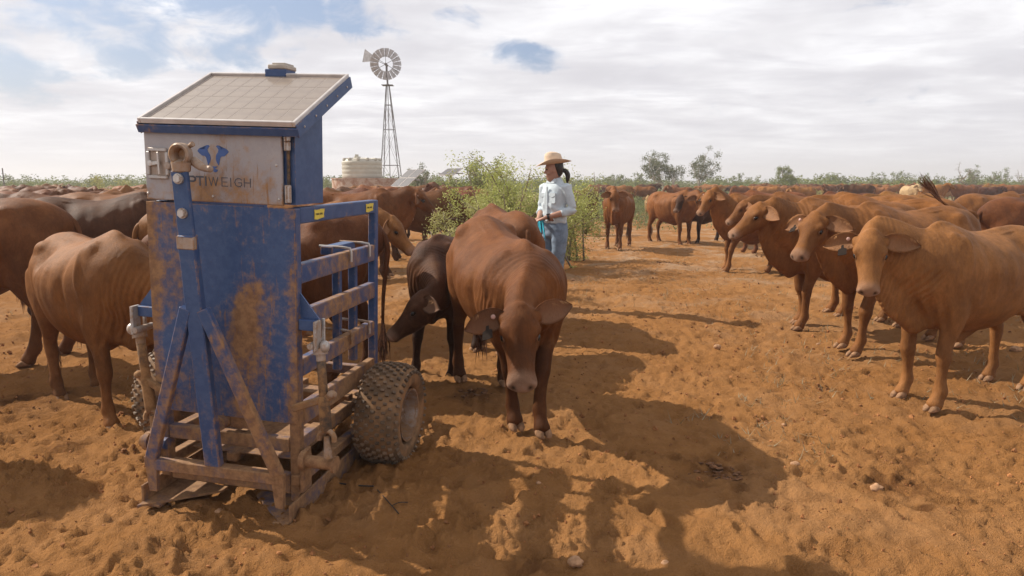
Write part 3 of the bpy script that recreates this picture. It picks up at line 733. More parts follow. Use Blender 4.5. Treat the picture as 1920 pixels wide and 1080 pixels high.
MIDM = [far_mesh(.018, 3, seed=i+50, **p) for i, p in enumerate(FARP[:5])]
HEADW = ['head raised', 'grazing', 'head turned left', 'head turned right', 'head level', 'head high', 'head low']
def cname(c):
    return {TAN: 'tan', TAN2: 'ginger brown', RED: 'red brown', DRED: 'dark brown', BRN: 'brown', MID: 'rust red', ORG: 'orange', PALE: 'pale cream'}.get(c, 'brown')
USED = {}
def uniq(lab, alts):
    for a in [None]+list(alts):
        l = lab if a is None else lab+' '+a
        if l not in USED: USED[l] = 1; return l
    return lab
def place_far(px, depth, rz, k, c, sc=1., where='', mid=False, group='herd of red cattle in the distance', lab=None):
    x = at(px, depth); M = MIDM if mid else FARM; k = k % len(M)
    o = link(bpy.data.objects.new('cow', M[k])); o.location = (x, depth, gz(x, depth)*.3 if depth > 20 else gz(x, depth)); o.rotation_euler = (0, 0, rad(rz)); o.scale = (sc,)*3
    v_ = random.uniform(.72, 1.22); o.color = (c[0]*v_, c[1]*v_*random.uniform(.92, 1.1), c[2]*v_*random.uniform(.8, 1.3), c[3])
    tag(o, lab or uniq(f'{cname(c)} cow, {HEADW[k]}, {where}', []), 'cow', group); return o
# hand-placed mid-distance cattle: px, depth, heading, pose, colour, where
MIDC = [
 (1105, 22, 262, 0, TAN2, .78, 'small tan calf facing the camera left of the lone red heifer'), (1222, 25, 240, 5, PALE, .72, 'pale calf between the lone red heifer and the pair'),
 (1065, 19, 190, 1, BRN, 1., 'brown cow whose legs show behind the bright green bush by the woman'),
 (835, 14.0, 262, 0, ORG, .95, 'orange heifer facing the camera beside the low yellow-green bush'), (800, 12.6, 20, 1, BRN, 1.03, 'brown cow turned away between the two solar panels and the cart rail'),
 (758, 15.5, 15, 0, MID, 1., 'rust cow under the larger ground solar panel'), (640, 11.5, 350, 4, BRN, 1.05, 'brown back showing just right of the blue control box'),
 (655, 14.5, 190, 1, MID, 1., 'rust cow before the rusty trough under the cream tank'), (720, 17.5, 170, 4, RED, 1., 'red brown cow in front of the windmill foot'),
 (905, 16, 10, 1, BRN, 1., 'brown cow half hidden behind the low yellow-green bush'), (875, 20, 200, 4, MID, 1., 'rust cow beyond the low yellow-green bush'),
 (230, 9.6, 8, 4, TAN2, 1.03, 'ginger cow with hollow flank behind the wrinkled-neck one'), (110, 11.5, 190, 4, BRN, 1.03, 'brown cow side-on above the big chestnut one at the left'),
 (195, 12.8, 80, 0, TAN2, 1.02, 'ginger cow seen from behind with curled tail near the left'), (165, 14.0, 265, 2, BRN, 1.03, 'brown cow lifting its head above the left herd'),
 (25, 12.5, 170, 1, DRED, 1., 'dark cow at the left edge of the frame behind the big chestnut one'), (60, 16, 10, 4, RED, 1., 'red brown cow second row near the left edge'),
 (250, 14.5, 200, 4, MID, 1.0, 'rust cow just left of the grey door sheet, second row'), (245, 19, 80, 0, TAN2, 1., 'ginger cow just left of the grey door sheet, third row'),
 (1500, 10.6, 185, 4, MID, 1.0, 'rust cow back between the smooth ginger heifer and the tail-swisher'), (1580, 12.5, 200, 1, BRN, 1.0, 'brown cow head-down above the ginger heifer face'),
 (1620, 10.5, 175, 4, ORG, 1., 'orange back above the head-on tan heifer'), (1690, 12.0, 190, 4, TAN2, 1., 'ginger cow in front of the swishing tail tip'),
 (1440, 13.8, 185, 4, MID, 1., 'rust cow directly behind the smooth ginger heifer'),

 (1850, 13, 10, 4, MID, 1., 'rust cow second row at the right edge'),
]
for px, dep, rz, k, c, sc, lab in MIDC:
    place_far(px, dep, rz, k, c, sc, mid=True, group='cattle in the middle distance', lab=lab)
# the distant herd in loose rows
LANDL = [(0, 'at far left edge'), (70, 'below the whippy left bush'), (150, 'left of the yellowish bush'), (225, 'right of the yellowish bush'),
         (640, 'below the cream tank'), (735, 'below the windmill'), (800, 'between the solar arrays'), (860, 'by the olive bush'),
         (1150, 'left of the twin gums'), (1235, 'under the left gum'), (1320, 'under the right gum'), (1400, 'right of the twin gums'), (1470, 'below the round tree'), (1550, 'right of the round tree'),
         (1630, 'midway along right scrub'), (1700, 'behind the swishing tail'), (1760, 'left of the dead tree'), (1812, 'below the dead tree'), (1880, 'at far right edge')]
def near_land(px): return min(LANDL, key=lambda a: abs(a[0]-px))[1]
hr = random.Random(21); cols = [TAN2, MID, RED, BRN, ORG, TAN, MID, BRN, ORG, DRED]
ROWT = {0: 'front far row', 1: 'second far row', 2: 'third far row', 3: 'fourth far row', 4: 'rearmost row'}
def row(x0, x1, depth, step, r, palette=cols, rzs=(0, 180, 10, 190, 170, 350, 215, 150, 265), jit=.10):
    px = x0
    while px < x1:
        d = depth*hr.uniform(1-jit, 1+jit)
        for tr in range(60):
            c = hr.choice(palette); k = hr.choice((0, 1, 1, 4, 4, 5, 2, 3, 6)); rz = hr.choice(rzs)+hr.uniform(-15, 15)
            side = 'facing left' if 90 < rz % 360 < 235 else ('facing the camera' if 235 <= rz % 360 < 305 else 'facing right')
            base = f'{cname(c)} cow {side}, {HEADW[k]}, {ROWT[r]} {near_land(px)}'
            if base not in USED: break
        USED[base] = 1
        place_far(px, d, rz, k, c, hr.uniform(.92, 1.05), lab=base)
        px += step*hr.uniform(.7, 1.3)
row(5, 262, 20, 46, 0); row(0, 262, 27, 34, 1); row(5, 262, 36, 24, 2)
row(625, 860, 24, 44, 0); row(630, 900, 33, 36, 1)
row(1385, 1915, 40, 52, 0); row(1400, 1700, 47, 32, 1); row(1700, 1915, 46, 36, 1, [TAN, TAN2, PALE, ORG, TAN]); row(1330, 1915, 57, 30, 2); row(1420, 1910, 72, 26, 3)
row(1110, 1340, 40, 60, 2); row(1130, 1330, 55, 70, 3)
place_far(1702, 38, 265, 0, PALE, 1., lab='cream white faced cow staring at the camera from the far right herd')

# ================================================================== weighing cart
CART = empty('weighing_cart', (-1.235, 2.862, 0), 0, 1, 'blue dusty portable livestock weighing cart with a solar roof and knobbly tyres', 'weighing cart')
CART.rotation_mode = 'XYZ'
def cartR(yaw=-.199, pit=.015, rol=.04):
    return Matrix.Rotation(yaw, 3, 'Z') @ Matrix.Rotation(pit, 3, 'X') @ Matrix.Rotation(rol, 3, 'Y')
CART.rotation_euler = cartR().to_euler()
WD = .668; HW = WD/2; ZT = 1.313; LN = .86
def cpart(name, mb, m, auto=35, parent=None): return mb.build(name, m, parent or CART, auto=auto)
# front sheet
b = MB(); b.box((-.0, -.004, (ZT+.41)/2), (WD-.001, .006, ZT-.41-.004), ch=.002); fs = cpart('front_sheet', b, BLUE)
b = MB(); b.bar((-HW+.022, .022, .10), (-HW+.022, .022, ZT-.002), .044, .044, (0, 1, 0)); cpart('corner_post', b, BLUE2)
b = MB(); b.bar((HW-.022, .022, .06), (HW-.022, .022, ZT-.002), .044, .044, (0, 1, 0)); cpart('corner_post', b, BLUE2)
for s in (-1, 1):
    b = MB(); b.bar((s*(HW-.02), LN-.02, .36), (s*(HW-.02), LN-.02, ZT-.001), .04, .04, (0, 1, 0)); cpart('rear_post', b, BLUEC)
# side rails, two sides
for s in (-1, 1):
    for z1, th, m in ((ZT, .066, BLUEC), (1.083, .082, BLUE2), (.887, .082, BLUE2), (.681, .076, BLUE2), (.479, .092, BLUE3)):
        b = MB(); b.bar((s*(HW-.021), .047, z1-th/2), (s*(HW-.021), LN-.042, z1-th/2), .038, th, (0, 0, 1)); cpart('side_rail', b, m)
    for y in (.50, .68):                                    # upright slats inside the rails
        b = MB(); b.bar((s*(HW-.062), y, .50), (s*(HW-.062), y, 1.06), .040, .030, (0, 1, 0)); cpart('upright', b, BLUEC)
    b = MB(); b.box((s*(HW-.10), .60, 1.085), (.06, .26, .04)); cpart('sensor_bar', b, BLUEC)
    for y in (.50, .72):
        for z in (1.09, .689):
            h = MB(); h.tube([(s*(HW-.15), y, z+.012), (s*(HW-.03), y, z+.012), (s*(HW+.006), y, z+.008), (s*(HW+.011), y, z-.010), (s*(HW+.011), y, z-.055)], .007, 8); cpart('hook_bolt', h, STEEL, 60)
for z in (ZT-.03,):
    b = MB(); b.bar((-HW+.044, LN-.02, .40), (HW-.044, LN-.02, .40), .04, .05); cpart('rear_cross_bar', b, BLUE3)
# low chassis
for s in (-1, 1):
    b = MB(); b.bar((s*(HW-.05), .045, .29), (s*(HW-.05), 1.25, .27), .05, .06); cpart('chassis_rail', b, BLUE3)
    b = MB(); b.bar((s*(HW-.01), -.02, .165), (s*(HW-.01), 1.3, .14), .045, .045); cpart('chassis_rail', b, BLUE3)
    # skid: angle iron runner with upright flange and toe plate
    b = MB(); b.box((s*(HW+.012), .52, .052), (.012, 1.26, .095)); b.box((s*(HW-.032), .52, .012), (.075, 1.26, .012)); cpart('skid_runner', b, BLUE3)
    b = MB(); X = s*(HW+.01)
    poly = [(0, 0), (0, .34), (-.26*s, .20), (-.05*s, .0)] if False else [(.0, -.02), (-.26*s, .20), (-.26*s, .24), (0, .26)]
    b.prism(poly if s < 0 else poly[::-1], .010, (X, -.13, .022), (1, 0, 0), (0, 1, 0)); cpart('toe_plate', b, BLUE3)
for y, z, w_, h in ((.02, .31, .04, .06), (.30, .33, .05, .06), (.62, .31, .05, .05), (.02, .135, .03, .09), (.9, .2, .05, .06)):
    b = MB(); b.bar((-HW+.047, y, z), (HW-.047, y, z), w_, h); cpart('cross_bar', b, BLUE3)
b = MB(); b.bar((-.02, .05, .20), (-.02, 1.1, .20), .05, .04); cpart('centre_rail', b, BLUE3)
b = MB(); b.box((.02, .55, .215), (.50, .95, .006)); cpart('floor_plate', b, BLUE3)
b = MB(); b.box((.06, .03, .395), (.10, .05, .07)); b.lathe([(.0, -.03), (.03, -.03), (.03, .03), (0, .03)], 14, (-.02, -.005, .385), 'y'); cpart('load_cell_bracket', b, BLUE3)
# folded up draw bar (A frame)
A0z, A0y = .205, -.10; T0 = (-.026, -.20, 1.447)
b = MB(); b.bar((-HW+.035, A0y, A0z), (HW-.03, A0y, A0z+.005), .035, .05); cpart('draw_bar_foot', b, BLUE3)
mid = lambda t: (.0*(1-t)+T0[0]*t, A0y*(1-t)+T0[1]*t, (A0z+.025)*(1-t)+T0[2]*t)
b = MB(); b.bar(mid(0), mid(.80), .034, .072, (1, 0, 0)); cpart('draw_bar_beam', b, BLUE)
for s, xe in ((-1, -HW+.040), (1, HW-.04)):
    b = MB(); b.bar((xe, A0y-.004, A0z+.02), np.array(mid(.56))+np.array((s*.036, -.004, 0)), .030, .052, (1, 0, 0)); cpart('draw_bar_leg', b, BLUE2)
    b = MB(); b.prism([(-.03, 0), (.03, 0), (.025, -.15), (-.01, -.15)], .02, (xe, A0y-.006, A0z+.03), (1, 0, 0), (0, 0, 1)); cpart('draw_bar_lug', b, BLUE3)
b = MB(); b.bar(mid(.76), T0, .016, .070, (1, 0, 0)); tp = cpart('hitch_plate', b, BLUEC)
b = MB(); b.box(np.array(mid(.775))+np.array((0, -.008, 0)), (.076, .022, .05)); cpart('weld_bracket', b, CAST)
dirb = np.array(T0)-np.array(mid(0)); dirb /= np.linalg.norm(dirb)
for t in (.03, .16):
    c = np.array(T0)-dirb*t+np.array((0, -.013, 0)); b = MB(); b.lathe([(0, -.012), (.016, -.012), (.017, .004), (0, .006)], 6, c, 'y'); b.lathe([(.020, -.004), (.020, .006), (.0, .006)], 16, c, 'y'); cpart('bolt', b, BOLT)
# ball coupling: cup ring and handle
C0 = np.array(T0)+np.array((0.004, .0, .060))
b = MB(); pr = [(.030, -.010), (.036, -.014), (.043, -.008), (.043, .018), (.034, .028), (.022, .028), (.024, .0)]
b.lathe(pr, 24, C0, 'y', closed=True); b.lathe([(0, .018), (.026, .022), (.026, .032), (0, .034)], 20, C0, 'y')
loft(b, [(C0[0], C0[1]+.005, C0[2]-.030, .040, .026, .026), (C0[0], C0[1]+.005, C0[2]-.062, .036, .022, .022)], 14, 2, (0, 1, 0))
cpart('ball_coupling', b, CAST, 40)
b = MB(); loft(b, [(C0[0]+.035, C0[1]+.03, C0[2]-.022, .018, .018, .018), (C0[0]+.065, C0[1]+.02, C0[2]-.036, .016, .017, .019), (C0[0]+.10, C0[1], C0[2]-.046, .014, .013, .014), (C0[0]+.135, C0[1]-.012, C0[2]-.050, .013, .012, .012)], 12, 3)
cpart('coupling_handle', b, CAST, 50)
b = MB(); b.tube([C0+np.array((.028, .02, .032)), C0+np.array((.046, .015, .040))], [.008, .010], 10); cpart('coupling_latch', b, CAST, 50)
# brackets, turnbuckle struts
for s in (-1, 1):
    X = s*HW
    b = MB(); b.prism([(0, 0), (s*.085, 0), (0, .105)] if s > 0 else [(0, 0), (0, .105), (s*.085, 0)], .008, (X, .03, .862), (1, 0, 0), (0, 0, 1)); cpart('gusset', b, BLUEC)
    b = MB(); b.box((X+s*.040, .03, .838), (.078, .05, .046)); cpart('strut_bracket', b, BLUEC)
    b = MB(); b.box((X+s*.088, .0, .80), (.014, .05, .125)); b.box((X+s*.088, .055, .80), (.014, .012, .125)); b.tube([(X+s*.07, -.03, .76), (X+s*.07, .08, .76)], .014, 10); b.ell((X+s*.115, .01, .755), (.022, .022, .026)); cpart('clevis', b, STEEL, 40)
    p0 = np.array((X+s*.09, .02, .745)); p1 = np.array((X+(.155 if s > 0 else .02), -.05, .30)); P = lambda t: p0*(1-t)+p1*t
    b = MB(); b.tube([P(0), P(.06)], .030, 12); b.tube([P(.06), P(.12)], .020, 10); cpart('strut_knuckle', b, CAST, 45)
    b = MB(); b.tube([P(.1), P(.12), P(.46), P(.48)], [.014, .019, .019, .014], 14); cpart('strut_sleeve', b, BLACKM, 45)
    b = MB(); b.tube([P(.44), P(.47), P(.73), P(.76)], [.021, .024, .024, .019], 14); cpart('strut_barrel', b, BLACKM, 45)
    b = MB(); c = P(.46); b.bar(c+np.array((-s*.13, -.02, -.05)), c+np.array((s*.03, 0, .012)), .022, .030); b.ell(c+np.array((s*.035, .0, .02)), (.022, .022, .018)); cpart('strut_handle', b, CAST, 40)
    b = MB(); a = np.linspace(-.3, pi+.3, 9); b.tube([P(.82)+np.array((0.034*cos(t), 0, .034*sin(t)-.0)) for t in a], .012, 8); b.tube([P(.80), P(1.0)], [.012, .019], 8); cpart('strut_hook', b, CAST, 45)
    b = MB(); b.lathe([(0, -.07), (.026, -.07), (.026, .055), (0, .055)], 18, (X+(.115 if s > 0 else .0), -.02, .262), 'x'); b.lathe([(.036, .0), (.036, .010), (0, .010), (0, 0)][:3], 18, (X+(.165 if s > 0 else -.05), -.02, .262), 'x'); cpart('pivot_pin', b, BLUE, 40)
    b = MB(); b.box((X+s*.028, .0, .215), (.016, .075, .18)); b.lathe([(0, -.012), (.042, -.012), (.042, .012), (0, .012)], 18, (X+s*.034, -.02, .265), 'x'); cpart('pivot_lug', b, BLUE3, 40)
# control cabinet
BT, BTR, BD = 1.612, 1.728, .235
b = MB(); prof = [(0, ZT+.012), (BD, ZT+.012), (BD, BTR), (0, BT)]
b.prism([(y, z) for y, z in prof], WD-.004, (0, .010, 0), (0, 1, 0), (0, 0, 1)); cab = cpart('cabinet', b, BLUEC)
b = MB(); b.box((-.020, -.002, (BT+ZT)/2-.002), (WD-.055, .014, BT-ZT-.02), ch=.003); door = cpart('cabinet_door', b, PLATE)
b = MB(); b.box((HW-.026, .002, (BT+ZT)/2), (.012, .012, BT-ZT-.03)); cpart('door_seal', b, BLACKM, 35, CART)
DY = -.0095                                            # door face plane
for z, h in ((1.590, .036), (1.553, .034), (1.368, .07)):
    b = MB(); b.box((HW-.020, -.010, z), (.018, .012, h)); b.tube([(HW-.030, -.014, z-h/2), (HW-.030, -.014, z+h/2)], .005, 8); cpart('hinge', b, STEEL, 35, door)
for x in (-.318, -.02, .27):
    for z in (1.60, 1.345):
        b = MB(); b.ell((x, DY, z), (.006, .004, .006), 8, 5); cpart('screw', b, BOLT, 60, door)
b = MB(); b.ell((.262, DY, 1.478), (.006, .004, .006), 8, 5); cpart('screw', b, BOLT, 60, door)
# recessed latch
LX, LZ = -.262, 1.468
b = MB(); fw, fh, t_ = .086, .110, .015
for a0, a1 in (((-fw/2, -fh/2), (fw/2, -fh/2)), ((-fw/2, fh/2), (fw/2, fh/2))): b.bar((LX+a0[0]+.0, DY-.004, LZ+a0[1]), (LX+a1[0], DY-.004, LZ+a1[1]), .012, t_)
for sx in (-1, 1): b.bar((LX+sx*fw/2, DY-.0045, LZ-fh/2+.008), (LX+sx*fw/2, DY-.0045, LZ+fh/2-.008), .012, t_, (1, 0, 0))
lt = cpart('latch_frame', b, STEEL, 35, door)
b = MB(); b.box((LX, DY-.0005, LZ), (fw-.014, .003, fh-.014)); cpart('latch_recess', b, CAST, 35, door)
b = MB(); b.bar((LX+.012, DY-.014, LZ-.045), (LX+.008, DY-.014, LZ+.045), .008, .009, (1, 0, 0)); b.bar((LX-.035, DY-.012, LZ-.005), (LX+.012, DY-.012, LZ+.004), .010, .016); b.lathe([(0, -.008), (.011, -.006), (.011, .006), (0, .006)], 14, (LX-.028, DY-.012, LZ), 'y'); cpart('latch_handle', b, BOLT, 35, door)
b = MB(); b.lathe([(0, -.012), (.014, -.010), (.014, .006), (0, .006)], 16, (LX+.052, DY-.010, LZ-.008), 'y'); cpart('lock_barrel', b, CAST, 35, door)
# printed mark: horned cow head and lettering
lb = MB(); LXc, LZc, sc_ = -.013, 1.506, .062
earp = [(-.52, .62), (-.66, .80), (-.86, .83), (-1.02, .74), (-1.12, .60), (-.98, .46), (-.80, .32), (-.60, .30), (-.50, .20), (-.44, -.05), (-.38, -.28), (-.24, -.08), (-.18, .15), (-.22, .38), (-.36, .56), (-.40, .72), (-.30, .86), (-.22, .92), (-.32, 1.0), (-.46, .98), (-.56, .86), (-.60, .72)]
for sg in (1, -1):
    pl = [(sg*x*sc_ , y*sc_) for x, y in earp]; lb.prism(pl if sg > 0 else pl[::-1], .0012, (LXc, DY-.0006, LZc-.02), (1, 0, 0), (0, 0, 1))
for pl in ([(-.27, -.36), (.28, -.34), (.16, -.46), (.02, -.50), (-.10, -.46)], [(-.12, -.50), (.05, -.48), (.30, -.56), (.24, -.68), (.10, -.72), (-.02, -.66)]):
    lb.prism([(x*sc_, y*sc_) for x, y in pl][::-1], .0012, (LXc, DY-.0006, LZc-.02), (1, 0, 0), (0, 0, 1))
cpart('cow_head_mark', lb, LOGO_B, None, door)
GL = {'O': [[(.5+.5*cos(a), .5+.5*sin(a)) for a in np.linspace(0, 2*pi, 19)]], 'P': [[(0, 0), (0, 1), (.55, 1), (.8, .88), (.85, .72), (.8, .55), (.55, .43), (0, .43)]], 'T': [[(0, 1), (.9, 1)], [(.45, 0), (.45, 1)]], 'I': [[(0, 0), (0, 1)]],
      'W': [[(0, 1), (.3, 0), (.6, 1), (.9, 0), (1.2, 1)]], 'E': [[(.75, 1), (0, 1), (0, 0), (.75, 0)], [(0, .5), (.68, .5)]], 'G': [[(.92, .82), (.7, .97), (.45, 1), (.15, .85), (0, .5), (.15, .15), (.45, 0), (.75, .06), (.92, .2), (.92, .48), (.5, .48)]],
      'H': [[(0, 0), (0, 1)], [(.8, 0), (.8, 1)], [(0, .5), (.8, .5)]], 'F': [[(.7, 1), (0, 1), (0, 0)], [(0, .5), (.6, .5)]], 'R': [[(0, 0), (0, 1), (.55, 1), (.8, .88), (.8, .6), (.55, .48), (0, .48)], [(.45, .48), (.85, 0)]], 'K': [[(0, 0), (0, 1)], [(.75, 1), (0, .4)], [(.25, .55), (.8, 0)]]}
GWD = {'O': 1, 'P': .85, 'T': .9, 'I': 0, 'W': 1.2, 'E': .75, 'G': .92, 'H': .8, 'F': .7, 'R': .85, 'K': .8, ' ': .4}
def lettering(name, text, O, X, Y, h, gap, th, m, parent, depth=.0012):
    O, X, Y = (np.array(v, float) for v in (O, X, Y)); N = np.cross(X, Y); cx = 0; mb = MB()
    for ch in text:
        for st in GL.get(ch, []):
            for (a, b_), (c_, d_) in zip(st[:-1], st[1:]):
                p = O+X*(cx+a*h)+Y*(b_*h); q = O+X*(cx+c_*h)+Y*(d_*h); dd = (q-p)/np.linalg.norm(q-p)
                mb.bar(p-dd*th*.4, q+dd*th*.4, depth, th, np.cross(N, dd), ch=.0001)
        cx += GWD[ch]*h+gap*h
    return mb.build(name, m, parent)
for ch, cx_, hv in (('O', -20, 1), ('P', 135, 1), ('T', 262, 1), ('I', 417, 1), ('W', 472, 0), ('E', 690, 0), ('I', 838, 0), ('G', 905, 0), ('H', 1065, 0)):
    lettering('lettering', ch, (-.1257+(cx_-135)*.000265, DY-.0004, 1.388), (1, 0, 0), (0, 0, 1), .033, .3, .0068 if hv else .0030, LOGO_G, door)
# stickers on the top rail
for y, s_ in ((.205, 1), (.745, .95)):
    b = MB(); poly = [(-.045, -.020), (-.02, -.023), (.02, -.018), (.044, -.016), (.040, -.004), (.050, .02), (.01, .021), (-.02, .018), (-.046, .020), (-.043, .004)]
    b.prism(poly[::-1], .0015, (HW+.0005, y, ZT-.034), (0, 1, 0), (0, 0, 1)); st = cpart('sticker', b, YEL, None)
    lettering('sticker_print', 'FORK HERE', (HW+.0015, y-.034, ZT-.037), (0, 1, 0), (0, 0, 1), .0065, .32, .0016, INK, st)
# solar roof
RB, RT = np.array((.018, -.04, 1.634)), np.array((.012, .462, 1.878)); RW = .344
ux = np.array((1, 0, 0.)); uy = RT-RB; RL = np.linalg.norm(uy); uy /= RL; uz = np.cross(ux, uy); RM = np.stack([ux, uy, uz], 1)
def rp(x, y, z): return RB+ux*x+uy*y+uz*z
b = MB(); b.box(rp(0, RL/2, -.004), (RW*2-.03, RL-.03, .006), RM, .001); roof = cpart('solar_panel', b, CELLB)
for s in (-1, 1):
    b = MB(); b.box(rp(s*(RW-.0065), RL/2, .0), (.013, RL, .022), RM, .002); cpart('panel_frame', b, ALU, 35, roof)
    b = MB(); b.box(rp(s*(RW+.0025), RL/2, -.028), (.005, RL+.004, .050), RM, .001); cpart('roof_flashing', b, BLUEC, 35)
    for q in range(5):
        b = MB(); b.ell(rp(s*(RW+.006), RL*(.1+.2*q), -.030), (.004, .005, .005), 6, 4); cpart('screw', b, BOLT, 60)
for y in (.0065, RL-.0065):
    b = MB(); b.box(rp(0, y, .0), (RW*2-.026, .013, .022), RM, .002); cpart('panel_frame', b, ALU, 35, roof)
b = MB(); b.box(rp(0, -.004, -.030), (RW*2+.02, .008, .034), RM, .002); cpart('roof_flashing', b, BLUEC)
ncx, ncy = 9, 4; cw, chh = (RW*2-.044)/ncx, (RL-.044)/ncy
cm = MB(); cm.box((0, 0, 0), (cw-.0030, chh-.0030, .0008), RM, .0001); cme = cm.mesh('solar_cell', CELL)
for i in range(ncx):
    for j in range(ncy):
        o = link(bpy.data.objects.new('solar_cell', cme), roof); o.location = rp(-RW+.022+cw*(i+.5), .022+chh*(j+.5), -.0007)
# antenna pod
b = MB(); b.box((.005, .49, 1.887), (.105, .09, .034)); cpart('antenna_bracket', b, BLUEC)
b = MB(); b.box((.012, .495, 1.914), (.092, .10, .020), ch=.006); b.box((.014, .50, 1.928), (.066, .08, .010), ch=.004); pod = cpart('antenna_pod', b, PLAST, 40)
# wheels: balloon tyres with block tread
def tyre(cx, cz=.262, cy=.62, R0=.258, w_=.225):
    n = 44; pr = []
    for a in np.linspace(-pi/2, 3*pi/2, 30, endpoint=False):
        ca, sa = cos(a), sin(a); hw = w_/2*np.sign(sa)*abs(sa)**.75; rr = (R0-.013-.078)+.078*np.sign(ca)*abs(ca)**.62 if ca > 0 else (R0-.013-.078)+.035*ca
        pr.append((rr, hw))
    b = MB(); b.lathe(pr, n, (cx, cy, cz), 'x', closed=True); ty = cpart('tyre', b, TYRE, 50)
    b = MB(); nl = 36; na = 9
    for i in range(nl):
        for j in range(na):
            v = (j-(na-1)/2)/((na-1)/2)*.93; th = 2*pi*(i+.5*(j % 2))/nl
            sa = v; ang = math.asin(min(.999, abs(v)**(1/.75))); rr = (R0-.013-.078)+.078*max(0.02, cos(ang))**.62
            tilt = np.sign(v)*ang*.75
            c = np.array((cx+v*w_/2, cy+rr*cos(th), cz+rr*sin(th))); rad_ = np.array((0, cos(th), sin(th))); tg = np.array((0, -sin(th), cos(th))); axx = np.array((1., 0, 0))
            nrm = rad_*cos(tilt)+axx*sin(tilt); ax2 = np.cross(tg, nrm)
            b.box(c+nrm*.004, (.019, .013, .016), np.stack([ax2, tg, nrm], 1), .002)
    o = cpart('tread_block', b, LUG, None, ty); o['kind'] = 'stuff'
    s = 1 if cx > 0 else -1
    b = MB(); b.lathe([(.0, -.01), (.04, -.01), (.05, .0), (.085, -.045), (.108, -.045), (.118, .02), (.126, .06), (.133, .062), (.130, .05), (.122, .01), (.11, -.06), (.0, -.06)], 32, (0, 0, 0), 'x')
    b.V = [v*np.array((s, 1, 1))+np.array((cx+s*.042, cy, cz)) for v in b.V]
    rm = cpart('wheel_rim', b, RIM, 40)
    for q in range(4):
        a = 2*pi*q/4+.4; b = MB(); b.lathe([(0, 0), (.009, 0), (.009, .018), (0, .018)], 6, (0, 0, 0), 'x'); b.V = [v*np.array((s, 1, 1))+np.array((cx+s*.037, cy+.03*cos(a), cz+.03*sin(a))) for v in b.V]; cpart('wheel_nut', b, BOLT, 35, rm)
tyre(.500); tyre(-.70)
b = MB(); b.tube([(-.71, .62, .262), (.515, .62, .262)], .022, 12); cpart('axle', b, BLACKM, 40)

